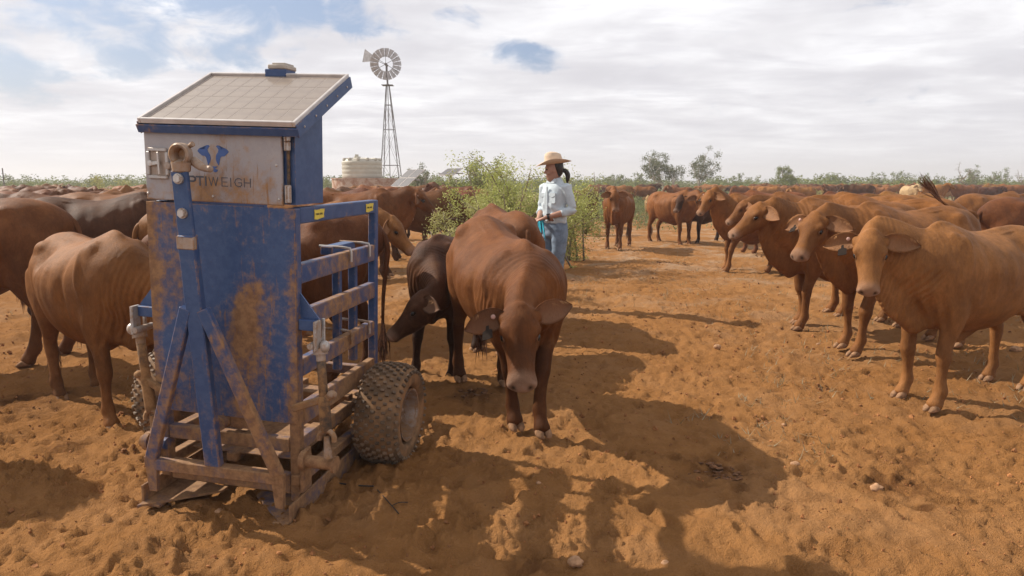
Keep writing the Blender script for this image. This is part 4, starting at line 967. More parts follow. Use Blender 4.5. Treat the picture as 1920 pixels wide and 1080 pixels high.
# ================================================================== woman
def build_person():
    k = 1.0; px_, dep = 1038, 7.75; x0 = at(px_, dep)
    R0 = empty('person', (x0, dep, gz(x0, dep)), rad(-140), 1., 'woman in straw hat, pale shirt and jeans standing with clasped hands', 'person')
    # local: +x forward, +y left, z up ; 1.68 m. head turned to her right relative to the chest
    SK = simple('skin', (.36, .19, .13), .55, var=.1, scale=25, bump=.05); SH = simple('pale_blue_shirt_cloth', (.47, .535, .575), .85, var=.06, scale=40)
    JE = simple('denim', (.15, .20, .27), .85, var=.25, scale=14); HA = simple('felt_hat', (.56, .42, .30), .85, var=.06, scale=12); HR = simple('dark_hair', (.018, .011, .008), .45, var=.3, scale=50)
    BE = simple('tan_leather', (.17, .06, .03), .5); WT = simple('watch_black', (.015, .015, .017), .3); TU = simple('turquoise_cloth', (.02, .33, .46), .8, var=.3, scale=18); BO = simple('boot_leather', (.13, .07, .04), .6)
    hyaw, hpit = rad(-38), rad(-6); hc = np.array((.02, 0, 1.555))
    HX = np.array((cos(hpit)*cos(hyaw), cos(hpit)*sin(hyaw), sin(hpit))); HY = np.array((-sin(hyaw), cos(hyaw), 0)); HZ = np.cross(HX, HY); HM = np.stack([HX, HY, HZ], 1)
    h = lambda x, y, z: hc+HM@np.array((x, y, z))
    hands = {}
    def arm(s):
        sh = np.array((-.01, s*.17, 1.375)); 
        if s > 0: el = np.array((-.05, .245, 1.12)); wr = np.array((.19, .055, 1.035))
        else: el = np.array((-.03, -.235, 1.12)); wr = np.array((.17, -.075, 1.02))
        return sh, el, wr
    def armrows(s, a=1., b0=0., upto=2):
        sh, el, wr = arm(s); rows = []
        for t, r in ((0, .055), (.3, .047), (.7, .042), (1, .037)): p = sh*(1-t)+el*t; rows.append((*p, r*a+b0, r*a+b0, r*a+b0))
        if upto > 1:
            for t, r in ((.15, .038), (.4, .037), (.8, .028), (1, .024)): p = el*(1-t)+wr*t; rows.append((*p, r*a+b0, r*a+b0, r*a+b0))
        return rows
    m = MB()
    loft(m, [(-.02, 0, 1.49, .052, .055, .055), (0, 0, 1.42, .052, .058, .055), (0, 0, 1.37, .09, .06, .06), (0, 0, 1.2, .14, .1, .1), (0, 0, 1.0, .13, .1, .1)], 18, 3, (1, 0, 0))
    # head
    loft(m, [h(0, 0, -.118).tolist()+[.030, .040, .035], h(.008, 0, -.10).tolist()+[.045, .070, .05], h(.004, 0, -.06).tolist()+[.060, .080, .075], h(0, 0, -.01).tolist()+[.072, .086, .092], h(-.005, 0, .05).tolist()+[.074, .084, .098], h(-.01, 0, .095).tolist()+[.058, .065, .08], h(-.012, 0, .118).tolist()+[.03, .035, .045]], 20, 3, HX)
    m.ell(h(.095, 0, -.02), (.018, .011, .018), R=HM); m.ell(h(.086, 0, .0), (.012, .009, .025), R=HM); m.ell(h(.080, 0, -.062), (.014, .022, .008), R=HM); m.ell(h(.078, 0, -.074), (.012, .018, .007), R=HM); m.ell(h(.068, 0, -.102), (.018, .022, .016), R=HM)
    m.ell(h(.074, .0, .032), (.018, .05, .012), R=HM)
    for s in (-1, 1): m.ell(h(.01, s*.075, -.005), (.018, .008, .030), R=HM); m.ell(h(.055, s*.035, -.035), (.025, .022, .022), R=HM)
    for s in (-1, 1):
        loft(m, armrows(s), 12, 3, (0, 0, 1)); sh, el, wr = arm(s); d = (wr-el)/np.linalg.norm(wr-el)
        tgt = np.array((.28, -.02 if s > 0 else -.04, .995)) ; d2 = tgt-wr; d2 /= np.linalg.norm(d2); sd = np.cross(d2, (0, 0, 1)); sd /= np.linalg.norm(sd); un = np.cross(sd, d2)
        pc = wr+d2*.05
        loft(m, [(*wr, .026, .02, .02), (*(wr+d2*.035), .036, .016, .016), (*(wr+d2*.085), .040, .014, .014)], 12, 3, un)
        cu = -1
        for q, (off, L_) in enumerate(((-.029, .062), (-.010, .072), (.010, .068), (.028, .055))):
            b0 = wr+d2*.075+sd*off; dn = np.array((0, 0, -1.)); f1 = d2*.85+dn*.45; f1 /= np.linalg.norm(f1); f2 = d2*.35+dn*.9; f2 /= np.linalg.norm(f2)
            p1 = b0+f1*L_*.5; p2 = p1+f2*L_*.5
            m.tube(cat([b0, p1, (p1+p2)/2, p2], 2), [.0092]*7, 8)
        th0 = wr+d2*.03-sd*.03*s+un*.0; m.tube(cat([th0, th0-sd*.025*s+d2*.025, th0-sd*.022*s+d2*.055], 2), [.011, .011, .0105, .010, .009], 8)
    for s in (-1, 1):
        loft(m, [(0, s*.085, .92, .075, .085, .085), (.01, s*.09, .7, .065, .07, .07), (.01, s*.085, .48, .05, .055, .055), (-.01, s*.085, .32, .045, .05, .055), (0, s*.085, .10, .035, .04, .04), (.06, s*.09, .035, .04, .09, .08)], 14, 3, (1, 0, 0))
    loft(m, [(0, 0, 1.02, .13, .095, .10), (0, 0, .90, .15, .10, .11), (0, 0, .84, .12, .09, .09)], 16, 3, (1, 0, 0))
    me, V = remesh(m, .0075, 2, .5); setco(me, V); me.materials.clear(); me.materials.append(SK); me.name = 'body'
    link(bpy.data.objects.new('body', me), R0)
    # shirt
    m = MB()
    loft(m, [(-.01, 0, 1.455, .066, .062, .062), (-.01, 0, 1.415, .105, .068, .070), (-.005, 0, 1.375, .158, .085, .09), (0, 0, 1.29, .168, .118, .105), (0, 0, 1.20, .165, .122, .105), (0, 0, 1.10, .150, .110, .10), (0, 0, 1.03, .152, .112, .108), (0, 0, .975, .160, .115, .112)], 26, 4, (1, 0, 0))
    for s in (-1, 1):
        r = armrows(s, 1.05, .008, 1); sh, el, wr = arm(s)
        for t, q in ((.12, .047), (.30, .049), (.40, .048)): p = el*(1-t)+wr*t; r.append((*p, q, q, q))
        loft(m, r, 16, 3, (0, 0, 1))
        p = el*(.62)+wr*.38; d = (wr-el)/np.linalg.norm(wr-el)
        loft(m, [(*(p-d*.035), .052, .052, .052), (*(p-d*.01), .055, .055, .055), (*(p+d*.015), .050, .050, .050)], 14, 2, (0, 0, 1))
    me, V = remesh(m, .009, 2, .5); me.vertices.foreach_set('co', V.astype(np.float32).ravel()); me.update(); n = len(V)
    N = np.empty(n*3, np.float32); me.vertices.foreach_get('normal', N); N = N.reshape(-1, 3)
    cr = (vnoise2(V[:, 0]*14+V[:, 1]*9, V[:, 2]*22+V[:, 1]*12, 41)-.5)*.016+(vnoise2(V[:, 1]*30, V[:, 2]*13, 42)-.5)*.010
    setco(me, V+N*cr[:, None]); me.materials.clear(); me.materials.append(SH); me.name = 'shirt'; so_ = link(bpy.data.objects.new('shirt', me), R0)
    for s in (-1, 1):
        b = MB(); b.prism([(-.045, -.05), (-.035, -.065), (.035, -.065), (.045, -.05), (.045, .045), (-.045, .045)], .008, (.108, s*.080, 1.255), (0, 1, 0), (0, 0, 1)); b.prism([(-.048, .048), (-.048, .015), (0, .0), (.048, .015), (.048, .048)], .008, (.113, s*.080, 1.255), (0, 1, 0), (0, 0, 1)); b.build('shirt_pocket', SH, so_)
        b = MB(); b.prism([(0, 0), (s*.075, .01), (s*.06, .055), (s*.02, .06)], .008, (.068, 0, 1.405), (0, 1, 0), (-.45, 0, .9)); b.build('collar', SH, so_)
    b = MB(); b.bar((.118, 0, 1.37), (.118, 0, .99), .012, .03, (0, 1, 0)); b.build('button_placket', SH, so_)
    # jeans
    m = MB()
    loft(m, [(0, 0, 1.035, .142, .102, .105), (0, 0, .96, .158, .108, .125), (0, 0, .88, .168, .11, .13), (0, 0, .82, .15, .10, .11)], 22, 3, (1, 0, 0))
    for s in (-1, 1):
        loft(m, [(0, s*.085, .90, .086, .10, .11), (.01, s*.09, .75, .084, .09, .095), (.015, s*.09, .60, .070, .074, .074), (.015, s*.088, .48, .060, .064, .062), (0, s*.086, .36, .058, .060, .064), (0, s*.086, .22, .053, .055, .057), (.01, s*.087, .09, .056, .060, .058)], 16, 4, (1, 0, 0))
    me, V = remesh(m, .010, 2, .5); n = len(V); me.vertices.foreach_set('co', V.astype(np.float32).ravel()); me.update(); N = np.empty(n*3, np.float32); me.vertices.foreach_get('normal', N); N = N.reshape(-1, 3)
    setco(me, V+N*((vnoise2(V[:, 0]*12+V[:, 1]*12, V[:, 2]*26, 44)-.5)*.012)[:, None]); me.materials.clear(); me.materials.append(JE); me.name = 'jeans'; jo = link(bpy.data.objects.new('jeans', me), R0)
    a = np.linspace(0, 2*pi, 29); b = MB(); rows = [(.112*cos(t)-.002, .150*sin(t), 1.012) for t in a]
    for p, q in zip(rows[:-1], rows[1:]): b.bar(p, q, .006, .036, (0, 0, 1), .001)
    b.build('belt', BE, R0, smooth=False); b = MB(); b.box((.116, 0, 1.012), (.008, .05, .042)); b.build('belt_buckle', BOLT, R0)
    for s in (-1, 1):
        b = MB(); loft(b, [(-.06, s*.09, .05, .038, .045, .045), (0, s*.09, .055, .042, .065, .05), (.08, s*.095, .042, .045, .035, .035), (.16, s*.10, .032, .038, .022, .025), (.19, s*.10, .028, .022, .014, .02)], 14, 3); b.build('boot', BO, R0, smooth=True)
    sh, el, wr = arm(1); d = (wr-el)/np.linalg.norm(wr-el); b = MB(); b.tube([wr-d*.045, wr-d*.02], .031, 14); b.bar(wr-d*.05+np.array((0, .0, .031)), wr-d*.012+np.array((0, 0, .033)), .032, .010); b.build('watch', WT, R0)
    # turquoise cloth tucked in the belt on her right hip
    m = MB()
    for q in range(5):
        o_ = np.array((.105, -.055-.022*q, 1.0)); m.prism([(-.014, 0), (.014, 0), (.024, -.13-.03*(q % 3)), (0, -.2-.05*((q*2) % 3)), (-.02, -.12)], .006, o_+np.array((.006*(q % 2), 0, 0)), (.25*(q % 2), 1, 0), (.12, .04*(q-2), 1)); 
    m.build('cloth', TU, R0)
    # hair and pony tail
    m = MB(); loft(m, [h(-.02, 0, .10).tolist()+[.060, .05, .07], h(-.03, 0, .05).tolist()+[.081, .045, .082], h(-.035, 0, 0).tolist()+[.080, .035, .078], h(-.045, 0, -.05).tolist()+[.066, .02, .058], h(-.05, 0, -.08).tolist()+[.04, .012, .03]], 18, 3, HX)
    loft(m, [h(-.085, 0, -.01).tolist()+[.022, .02, .02], h(-.13, 0, -.03).tolist()+[.026, .026, .024], h(-.150, 0, -.07).tolist()+[.028, .026, .024], h(-.145, .0, -.12).tolist()+[.022, .02, .018], h(-.135, 0, -.16).tolist()+[.008, .008, .008]], 12, 3, HY)
    m.build('hair', HR, R0, smooth=True)
    # hat: shaped brim and pinched crown
    V = []; F = []; n = 36; hz0 = .062
    rings = [(.088, .0, 0), (.10, -.002, 0), (.13, .004, .25), (.16, .012, .6), (.178, .020, 1.), (.178, .024, 1.), (.15, .014, .6), (.10, .007, 0)]
    for r, z, c in rings:
        for q in range(n):
            a = 2*pi*q/n; rr = r*(1+.10*abs(cos(a))**2); V.append(h(rr*cos(a)-.008, rr*sin(a)*.96, hz0+z+c*(.030*sin(a)**2-.030*max(0, cos(a))**2-.012*max(0, -cos(a)))))
    for r, z in ((.094, .03), (.088, .075), (.080, .105), (.055, .118)):
        for q in range(n):
            a = 2*pi*q/n; rr = r*(1+.08*abs(cos(a))); V.append(h(rr*cos(a)-.008, rr*sin(a)*(.95-.10*(z > .07)), hz0+z+(.012*abs(sin(a)) if z > .1 else 0)+(.010*cos(a) if z > .07 else 0)))
    m_ = len(rings)+4
    V.append(h(-.008, 0, hz0+.100))
    for i in range(m_-1):
        for q in range(n): F.append([i*n+q, i*n+(q+1) % n, (i+1)*n+(q+1) % n, (i+1)*n+q])
    for q in range(n): F.append([(m_-1)*n+q, (m_-1)*n+(q+1) % n, m_*n])
    hat = link(bpy.data.objects.new('hat', mesh_np('hat', V, F, HA, True)), R0)
    b = MB(); a = np.linspace(0, 2*pi, 25); b.tube([h(.100*cos(t)*(1+.06*abs(cos(t)))-.008, .094*sin(t), hz0+.016) for t in a], .007, 6, False); b.build('hat_band', BE, hat, smooth=True)
    for s in (-1, 1): b = MB(); b.ell(h(.076, s*.031, .008), (.009, .012, .008), R=HM); b.build('eye', EYE, R0, True)
build_person()

# ================================================================== vegetation
def leafmat(name, c1, c2, rough=.7):
    def fn(t, b):
        g = t.new('ShaderNodeNewGeometry'); r = g.outputs['Random Per Island']
        c = t.mix(r, c1, c2); setp(t, b, c, rough, 0, .25)
        b.inputs['Subsurface Weight'].default_value = 0
        tr = t.new('ShaderNodeBsdfTranslucent'); t.put(tr.inputs[0], t.mix(.3, c, (.16, .17, .03))); mx = t.new('ShaderNodeMixShader'); mx.inputs[0].default_value = .32
        o = [n for n in t.n if n.type == 'OUTPUT_MATERIAL'][0]; t.l.new(b.outputs[0], mx.inputs[1]); t.l.new(tr.outputs[0], mx.inputs[2]); t.l.new(mx.outputs[0], o.inputs[0])
    return mat(name, fn)
L_BR = leafmat('leaf_bright', (.30, .34, .085), (.50, .50, .18)); L_OL = leafmat('leaf_olive', (.14, .165, .05), (.235, .255, .09))
L_GR = leafmat('leaf_grey_green', (.125, .15, .06), (.22, .245, .105)); L_GUM = leafmat('leaf_gum', (.085, .10, .05), (.17, .18, .09)); L_YE = leafmat('leaf_yellow_green', (.30, .30, .10), (.46, .43, .18))
L_DRY = leafmat('leaf_dry', (.20, .15, .09), (.34, .27, .17))
BARK = simple('bark_grey', (.20, .15, .115), .85, var=.25, scale=30); BARKW = simple('bark_pale', (.42, .37, .31), .8, var=.2, scale=10)
def leaves(C, size, g, asp=.45, spread=.0):
    n = len(C); a = g.normal(0, 1, (n, 3)); a /= np.linalg.norm(a, axis=1)[:, None]; a[:, 2] = a[:, 2]*.8+.2
    b = np.cross(a, g.normal(0, 1, (n, 3))); b /= np.linalg.norm(b, axis=1)[:, None]; s = size*g.uniform(.6, 1.3, (n, 1))
    V = np.stack([C-a*s*.5, C+b*s*asp*.5, C+a*s*.5, C-b*s*asp*.5], 1).reshape(-1, 3); return V, np.arange(4*n).reshape(-1, 4)
def plant(g, h, wd, nstem, nleaf, lsize, up=.7, clump=.10, base=.02, sub=3, crown0=.25):
    """returns stems MB and leaf points; stems arch from the base, twigs branch off, leaves hug the twigs"""
    st = MB(); pts = []
    for i in range(nstem):
        az = 2*pi*(i+g.random())/nstem; rr = wd/2*math.sqrt(g.uniform(.05, 1)); hh = h*g.uniform(.6, 1.0)*(1-.35*(rr/(wd/2))**2)
        p0 = np.array((g.normal(0, .11*wd), g.normal(0, .11*wd), 0)); p3 = np.array((rr*cos(az), rr*sin(az), hh)); p1 = p0*.6+p3*.2+np.array((0, 0, hh*.3*up)); p2 = p0*.1+p3*.75+g.normal(0, .05*h, 3)
        P = cat([p0, p1, p2, p3], 3); st.tube(P, np.linspace(base, base*.2, len(P)), 5)
        for q in range(sub*2):
            t = g.uniform(crown0, 1.); k = t*(len(P)-1); a = P[int(k)]; d = g.normal(0, 1, 3); d[2] = abs(d[2])*.6; d /= np.linalg.norm(d); e = a+d*g.uniform(.12, .28)*h*.8
            m_ = (a+e)/2+g.normal(0, .02*h, 3); st.tube([a, m_, e], [base*.35, base*.2, base*.1], 4); Q = cat([a, m_, e], 4)
            pts.append(Q[g.integers(1, len(Q), 10)]+g.normal(0, clump*h*.35, (10, 3)))
        k = g.uniform(crown0, 1., 12)*(len(P)-1); pts.append(P[k.astype(int)]+g.normal(0, clump*h*.4, (12, 3)))
    pts = np.concatenate(pts); C = pts[g.integers(0, len(pts), nleaf)]+g.normal(0, clump*h*.28, (nleaf, 3)); C[:, 2] = np.maximum(C[:, 2], .03)
    return st, leaves(C, lsize, g)
def bush(name, label, px, dep, h, wd, nstem, nleaf, lsize, lm, seed, catg='bush', bark=BARK, group=None, zb=None, **kw):
    g = np.random.default_rng(seed); x = at(px, dep); r = empty(name, (x, dep, gz(x, dep) if dep < 20 else -.02), 0, 1, label, catg, group)
    st, (V, Q) = plant(g, h, wd, nstem, nleaf, lsize, **kw); st.build('stem', bark, r, smooth=True)
    link(bpy.data.objects.new('foliage', grid_mesh('foliage', V, Q, lm, False)), r); return r
bush('bush', 'tall bright green feathery bush spreading behind the woman', 972, 11.4, 2.05, 2.9, 34, 38000, .040, L_BR, 1, clump=.085, crown0=.06)
bush('bush', 'right part of the bright bush, a taller loose one to the right of the hat', 1068, 12.6, 1.95, 1.5, 9, 12000, .040, L_BR, 2, clump=.12, crown0=.0)
bush('bush', 'low yellow green bush spilling left in front of the tall bright one', 880, 8.9, 1.28, 1.3, 22, 15000, .032, L_YE, 3, clump=.09)
bush('bush', 'low yellowish shrub between the grazing back and the tall bright bush', 950, 9.2, .95, .8, 12, 6000, .032, L_YE, 33, clump=.09)
bush('bush', 'dull olive bush between the solar stand and the bright bush', 890, 24, 2.45, 2.3, 16, 7000, .09, L_OL, 4)
bush('bush', 'small olive shrub behind the raised solar panels', 845, 30, 2.1, 1.5, 10, 2500, .09, L_OL, 34)
bush('bush', 'yellow green dome shaped bush on the left horizon', 205, 34, 2.0, 2.6, 18, 4500, .09, L_YE, 5)
bush('bush', 'whippy bare topped bush near the left edge of the horizon', 42, 36, 1.9, 2.0, 16, 1500, .08, L_GR, 6)
bush('bush', 'low green hedge-like bush between the two left horizon bushes', 118, 38, 1.6, 4.2, 18, 5000, .09, L_OL, 7)
bush('bush', 'pale yellow green bush far beyond the ginger heifer face on the right', 1522, 40, 1.1, 1.6, 12, 1800, .09, L_YE, 35)
def tree(name, label, px, dep, h, wd, lm, seed, bark=BARKW, nleaf=2600, lsize=.16, nl=9, z0=.42, trunk_r=.09, group=None):
    g = np.random.default_rng(seed); x = at(px, dep); r = empty(name, (x, dep, -.03), 0, 1, label, 'tree', group)
    tb = MB(); lb = MB(); P = cat([(0, 0, 0), (g.normal(0, .06*h), 0, h*.25), (g.normal(0, .06*h), 0, h*z0)], 3); tb.tube(P, np.linspace(trunk_r, trunk_r*.65, len(P)), 8); top = P[-1]; pts = []
    for i in range(nl):
        az = 2*pi*(i+g.random()*.7)/nl; rr = wd/2*g.uniform(.35, 1); e = np.array((rr*cos(az), rr*sin(az), h*(1-.32*(rr/(wd/2))**2)*g.uniform(.78, 1))); m_ = top*.45+e*.55+np.array((0, 0, -.05*h))
        s0 = P[g.integers(len(P)//2, len(P))]; Q = cat([s0, m_, e], 4); lb.tube(Q, np.linspace(trunk_r*.45, trunk_r*.1, len(Q)), 5)
        for q in range(5):
            a = Q[g.integers(3, len(Q))]; d = g.normal(0, 1, 3); d /= np.linalg.norm(d); e2 = a+d*.13*h; lb.tube([a, (a+e2)/2+g.normal(0, .01*h, 3), e2], [trunk_r*.16, trunk_r*.1, trunk_r*.05], 4); pts.append(e2)
    tb.build('trunk', bark, r, smooth=True); lb.build('limb', bark, r, smooth=True)
    if nleaf:
        pts = np.array(pts); k = g.integers(0, len(pts), nleaf); C = pts[k]+g.normal(0, .035*h, (nleaf, 3)); V, Q = leaves(C, lsize, g, .35)
        link(bpy.data.objects.new('crown', grid_mesh('crown', V, Q, lm, False)), r)
    return r
tree('gum_tree', 'left one of the twin gum trees, taller with two lobed crown', 1232, 62, 4.45, 2.5, L_GUM, 3, nleaf=4200, nl=11)
tree('gum_tree', 'right one of the twin gum trees with a flatter open crown', 1318, 64, 4.25, 2.9, L_GUM, 8, nleaf=3200, nl=10)
tree('gum_tree', 'small slim gum leaning out of the first twin gum', 1262, 61, 3.4, 1.4, L_GUM, 9, nleaf=1200, nl=6)
tree('round_tree', 'round dark green tree on the horizon right of the twin gums', 1472, 66, 3.0, 2.4, L_OL, 10, BARK, 4500, .14, 12, .25)
tree('gum_tree', 'small thin gum between the windmill and the solar stands', 786, 48, 2.9, 1.4, L_GUM, 12, nleaf=1400, nl=7)
tree('dead_tree', 'leafless dead tree with forked limbs on the right horizon', 1810, 60, 3.6, 2.2, L_GUM, 13, BARK, 0, nl=5, trunk_r=.07)
tree('dead_tree', 'leafless dead sapling just behind the ground solar panels', 805, 40, 2.6, .9, L_GUM, 14, BARK, 0, nl=4, trunk_r=.04)
tree('round_tree', 'small dark tree beside the dead tree on the right', 1822, 70, 3.0, 1.6, L_GR, 15, BARK, 1500, .14, 8, .25)
tree('round_tree', 'small dark tree behind the left end of the rusty trough', 632, 60, 2.2, 2.2, L_GR, 16, BARK, 1500, .14, 8, .25)
tree('dead_tree', 'leafless tree branch reaching in at the right edge', 1913, 58, 3.1, 1.6, L_GUM, 17, BARK, 0, nl=5, trunk_r=.06)
for q, (px, h_, w_) in enumerate(((1560, 2.5, 2.2), (1642, 2.6, 2.0), (1690, 2.9, 2.4), (1745, 2.4, 2.4), (1870, 2.9, 2.4), (1380, 2.4, 2.4), (1155, 2.6, 2.2), (1195, 2.7, 1.8))):
    tree('scrub_tree', ['bushy scrub tree right of the round dark tree', 'squat scrub tree above the far right herd centre', 'tallest scrub tree left of the swishing tail', 'spreading scrub tree between the swishing tail and the dead tree', 'dark scrub tree near the right end of the horizon', 'low scrub tree between the twin gums and the round dark tree', 'scrub tree just right of the tall bright bush', 'small scrub tree left of the twin gums'][q], px, 72+q, h_, w_, L_GR, 60+q, BARK, 1500, .16, 9, .2, group='scrub trees along the horizon')
# scrub line: one mass nobody could count
def scrub():
    g = np.random.default_rng(77); Vs = []; n0 = 0; Qs = []; st = MB(); Vy = []; 
    bank = []
    for k in range(7):
        gg = np.random.default_rng(200+k); s_, (V, Q) = plant(gg, 1., 1.5, 9, 420, .085, clump=.12); bank.append((V, Q))
    out = {0: [], 1: [], 2: []}
    for i in range(1900):
        d = 34+110*g.random()**1.2; x = g.uniform(-1.05, 1.05)*d; px = 960+1300*x/d
        if d < 60 and px < 1090 and px > 300: continue
        if d < 46 and px > 1330: continue
        h_ = g.uniform(.7, 1.35) if d < 62 else g.uniform(1.2, 2.7); w_ = h_*g.uniform(.9, 1.6)
        V, Q = bank[g.integers(0, 7)]; a = g.random()*6.28; R = np.array(((cos(a), -sin(a), 0), (sin(a), cos(a), 0), (0, 0, 1))); out[int(g.integers(0, 3))].append((V*np.array((w_, w_, h_)))@R.T+np.array((x, d, -.03)))
    for i in range(330):
        px = g.uniform(1085, 1420); d = g.uniform(23, 60); x = at(px, d); h_ = g.uniform(.3, .75)*(1+.4*(d > 40)); w_ = h_*g.uniform(1., 2.)
        if px > 1290 and d < 30: continue
        V, Q = bank[g.integers(0, 7)]; out[int(g.integers(0, 3))].append(V*np.array((w_, w_, h_))+np.array((x, d, -.03)))
    for k, lm in enumerate((L_GR, L_OL, L_GR)):
        V = np.concatenate(out[k]); o = link(bpy.data.objects.new('scrub', grid_mesh('scrub', V, np.arange(len(V)).reshape(-1, 4), [L_GR, L_OL, L_GUM][k], False))); tag(o, ['grey green scrub massed along the whole horizon', 'olive green scrub mixed along the whole horizon', 'dark green scrub mixed along the whole horizon'][k], 'scrub', kind='stuff')
scrub()
def tufts():
    """grey green low weeds among the far right herd, dry litter, gravel"""
    g = np.random.default_rng(5); C = []
    for i in range(150):
        d = g.uniform(18, 34); px = g.choice((g.uniform(1560, 1920), g.uniform(1090, 1400), g.uniform(1560, 1920))); x = at(px, d); n = 60
        r = g.uniform(.15, .4); P = g.normal(0, 1, (n, 3))*np.array((r*.6, r*.6, r*.5))+np.array((x, d, r*.7)); P[:, 2] = np.abs(P[:, 2]); C.append(P)
    V, Q = leaves(np.concatenate(C), .07, g); o = link(bpy.data.objects.new('weeds', grid_mesh('weeds', V, Q, L_GR, False))); tag(o, 'grey green knee high weeds scattered among the distant cattle', 'weeds', kind='stuff')
    # dry grass blades and litter on the mid ground
    V = []; n = 6500
    d = 2.2+29*g.random(n)**1.1; x = g.uniform(-.75, .80, n)*d; cl = vnoise2(x*.8+4, d*.8, 12)+.25*(d > 9); keep = ((cl > .60) & ((d > 6.5) | (x > 1.4))) | ((cl > .70) & (d > 3.2)); d, x = d[keep], x[keep]; n = len(d)
    z = ground_h(x, d)*np.maximum(1-sst(d, 14, 30), .15); bl = []
    for k in range(4):
        an = g.random(n)*6.28; L = g.uniform(.03, .10, n); el = g.uniform(.1, 1.1, n); b0 = np.stack([x+g.normal(0, .03, n), d+g.normal(0, .03, n), z-.003], 1); dv = np.stack([np.cos(an)*np.cos(el), np.sin(an)*np.cos(el), np.sin(el)], 1)*L[:, None]; sd = np.stack([-np.sin(an), np.cos(an), 0*an], 1)*.0035
        bl.append(np.stack([b0-sd, b0+sd, b0+dv], 1).reshape(-1, 3))
    V = np.concatenate(bl); o = link(bpy.data.objects.new('dry_grass', grid_mesh('dry_grass', V, np.arange(len(V)).reshape(-1, 3), L_DRY, False))); tag(o, 'dry straw and grass litter scattered over the trampled ground', 'dry grass', kind='stuff')
    # clods and gravel
    base = MB(); base.ell((0, 0, 0), (1, 1, 1), 5, 4); BV = np.concatenate(base.V); BF = base.F; tri = []
    for f in BF: tri += [f] if len(f) == 3 else [[f[0], f[1], f[2]], [f[0], f[2], f[3]]]
    tri = np.array(tri); n = 15000; d = 1.3+11*g.random(n)**1.4; x = g.uniform(-.95, .95, n)*(d+.6); z = ground_h(x, d); s = g.exponential(.0024, n)+.0016; s = np.minimum(s, .013)*(.6+.4*np.minimum(d/3, 1.6))
    M = g.uniform(.6, 1.3, (n, 3))*s[:, None]; V = BV[None]*M[:, None, :]+g.normal(0, .22, (n, len(BV), 3))*s[:, None, None]+np.stack([x, d, z+s*.2], 1)[:, None, :]
    T = (tri[None]+np.arange(n)[:, None, None]*len(BV)).reshape(-1, 3)
    GR = simple('clod_earth', (.255, .105, .035), .95, var=.35, scale=3, bump=.4)
    o = link(bpy.data.objects.new('gravel', grid_mesh('gravel', V.reshape(-1, 3), T, GR, False))); tag(o, 'clods of red earth and small gravel strewn over the yard', 'gravel', kind='stuff')
tufts()
STONE = simple('pale_stone', (.36, .20, .105), .9, var=.25, scale=40, bump=.4); DUNG = simple('dry_dung', (.13, .058, .024), .95, var=.5, scale=30, bump=.6)
def stone(px, py, r, lab, seed, m=STONE, name='stone'):
    g = np.random.default_rng(seed); p = gpt(px, py); b = MB(); b.ell((0, 0, 0), (r, r*.8, r*.62), 12, 9); V = np.concatenate(b.V)
    nn = V/np.linalg.norm(V, axis=1)[:, None]; V = V*(1+.22*(vnoise2(nn[:, 0]*2.3+seed, nn[:, 1]*2.3+nn[:, 2]*2, seed)-.5)[:, None]*2); b.V = [V]
    o = b.build(name, m, None, auto=50); o.location = (p.x, p.y, gz(p.x, p.y)+r*.3); tag(o, lab, name, 'loose stones on the red dirt'); return o
for q, (px, py, r, lab) in enumerate(((1080, 1055, .030, 'rounded fist sized stone at the bottom centre of the frame'), (1248, 1045, .018, 'small pale stone at the bottom right of the rounded one'), (1490, 872, .022, 'pale stone at the right edge of the dark shadow lobe'),
    (1010, 912, .012, 'tiny stone left of the sunlit shadow gap'), (1345, 655, .035, 'flat pale stone on the sunlit ground midway right'), (935, 528, .03, 'flat stone lying just right of the walking cow shoulder') , (305, 898, .026, 'pale lump resting on the left toe plate'), (1645, 910, .03, 'earth lump beside the dug-up damp patch'),
    (410, 962, .022, 'stone lying below the front cross bar of the cart'), (1905, 660, .045, 'flat slab of stone at the right edge by the nearest heifer hooves'), (1535, 640, .022, 'grey stone between the hooves of the heifers on the right'), (1470, 790, .015, 'small stone on the sunlit ground right of the shadow'))):
    if px == 935: px, py = 1075, 525
    stone(px, py, r, lab, 300+q)
def dung(px, py, r, lab, seed):
    g = np.random.default_rng(seed); p = gpt(px, py); b = MB()
    for q in range(34):
        a = g.random()*6.28; rr = r*math.sqrt(g.random()); s = g.uniform(.005, .015); b.ell((rr*cos(a), rr*sin(a)*.7, s*.4+gz(p.x+rr*cos(a), p.y+rr*sin(a)*.7)), (s*1.6, s*1.1, s*.45), 7, 5)
    V = np.concatenate(b.V); b.V = [V+g.normal(0, .0025, V.shape)]; o = b.build('dung_pat', DUNG, None, smooth=True); o.location = (p.x, p.y, 0); tag(o, lab, 'dung', 'dung pats trodden into the dirt')
dung(1345, 885, .14, 'dark crumbled dung pat inside the big shadow lobe', 1); dung(890, 745, .14, 'dark dung bits by the rear hooves of the walking cow', 3)
dung(1265, 495, .35, 'low heap of dung and straw on open ground before the pair', 4); dung(1180, 470, .25, 'scattered dung beneath the lone red heifer', 5); dung(1090, 470, .3, 'dung patch on open ground right of the woman', 6); dung(1440, 480, .25, 'dung litter by the feet of the smooth ginger heifer', 7)
def stick(pts, r, lab, m):
    P = [gpt(*p) for p in pts]; b = MB(); b.tube(cat([(p.x, p.y, gz(p.x, p.y)+.02) for p in P], 2), r, 6); o = b.build('twig', m, None, smooth=True); tag(o, lab, 'twig', 'twigs lying on the dirt')
DKW = simple('dark_twig', (.03, .022, .018), .8)
stick([(636, 919), (670, 921), (707, 922)], .0035, 'thin straight black twig lying right of the front skid', DKW); stick([(707, 930), (728, 955), (748, 975)], .0025, 'thin bent black twig right of the straight one', DKW); stick([(735, 962), (748, 958), (765, 955)], .0018, 'short side twig touching the bent one', DKW)

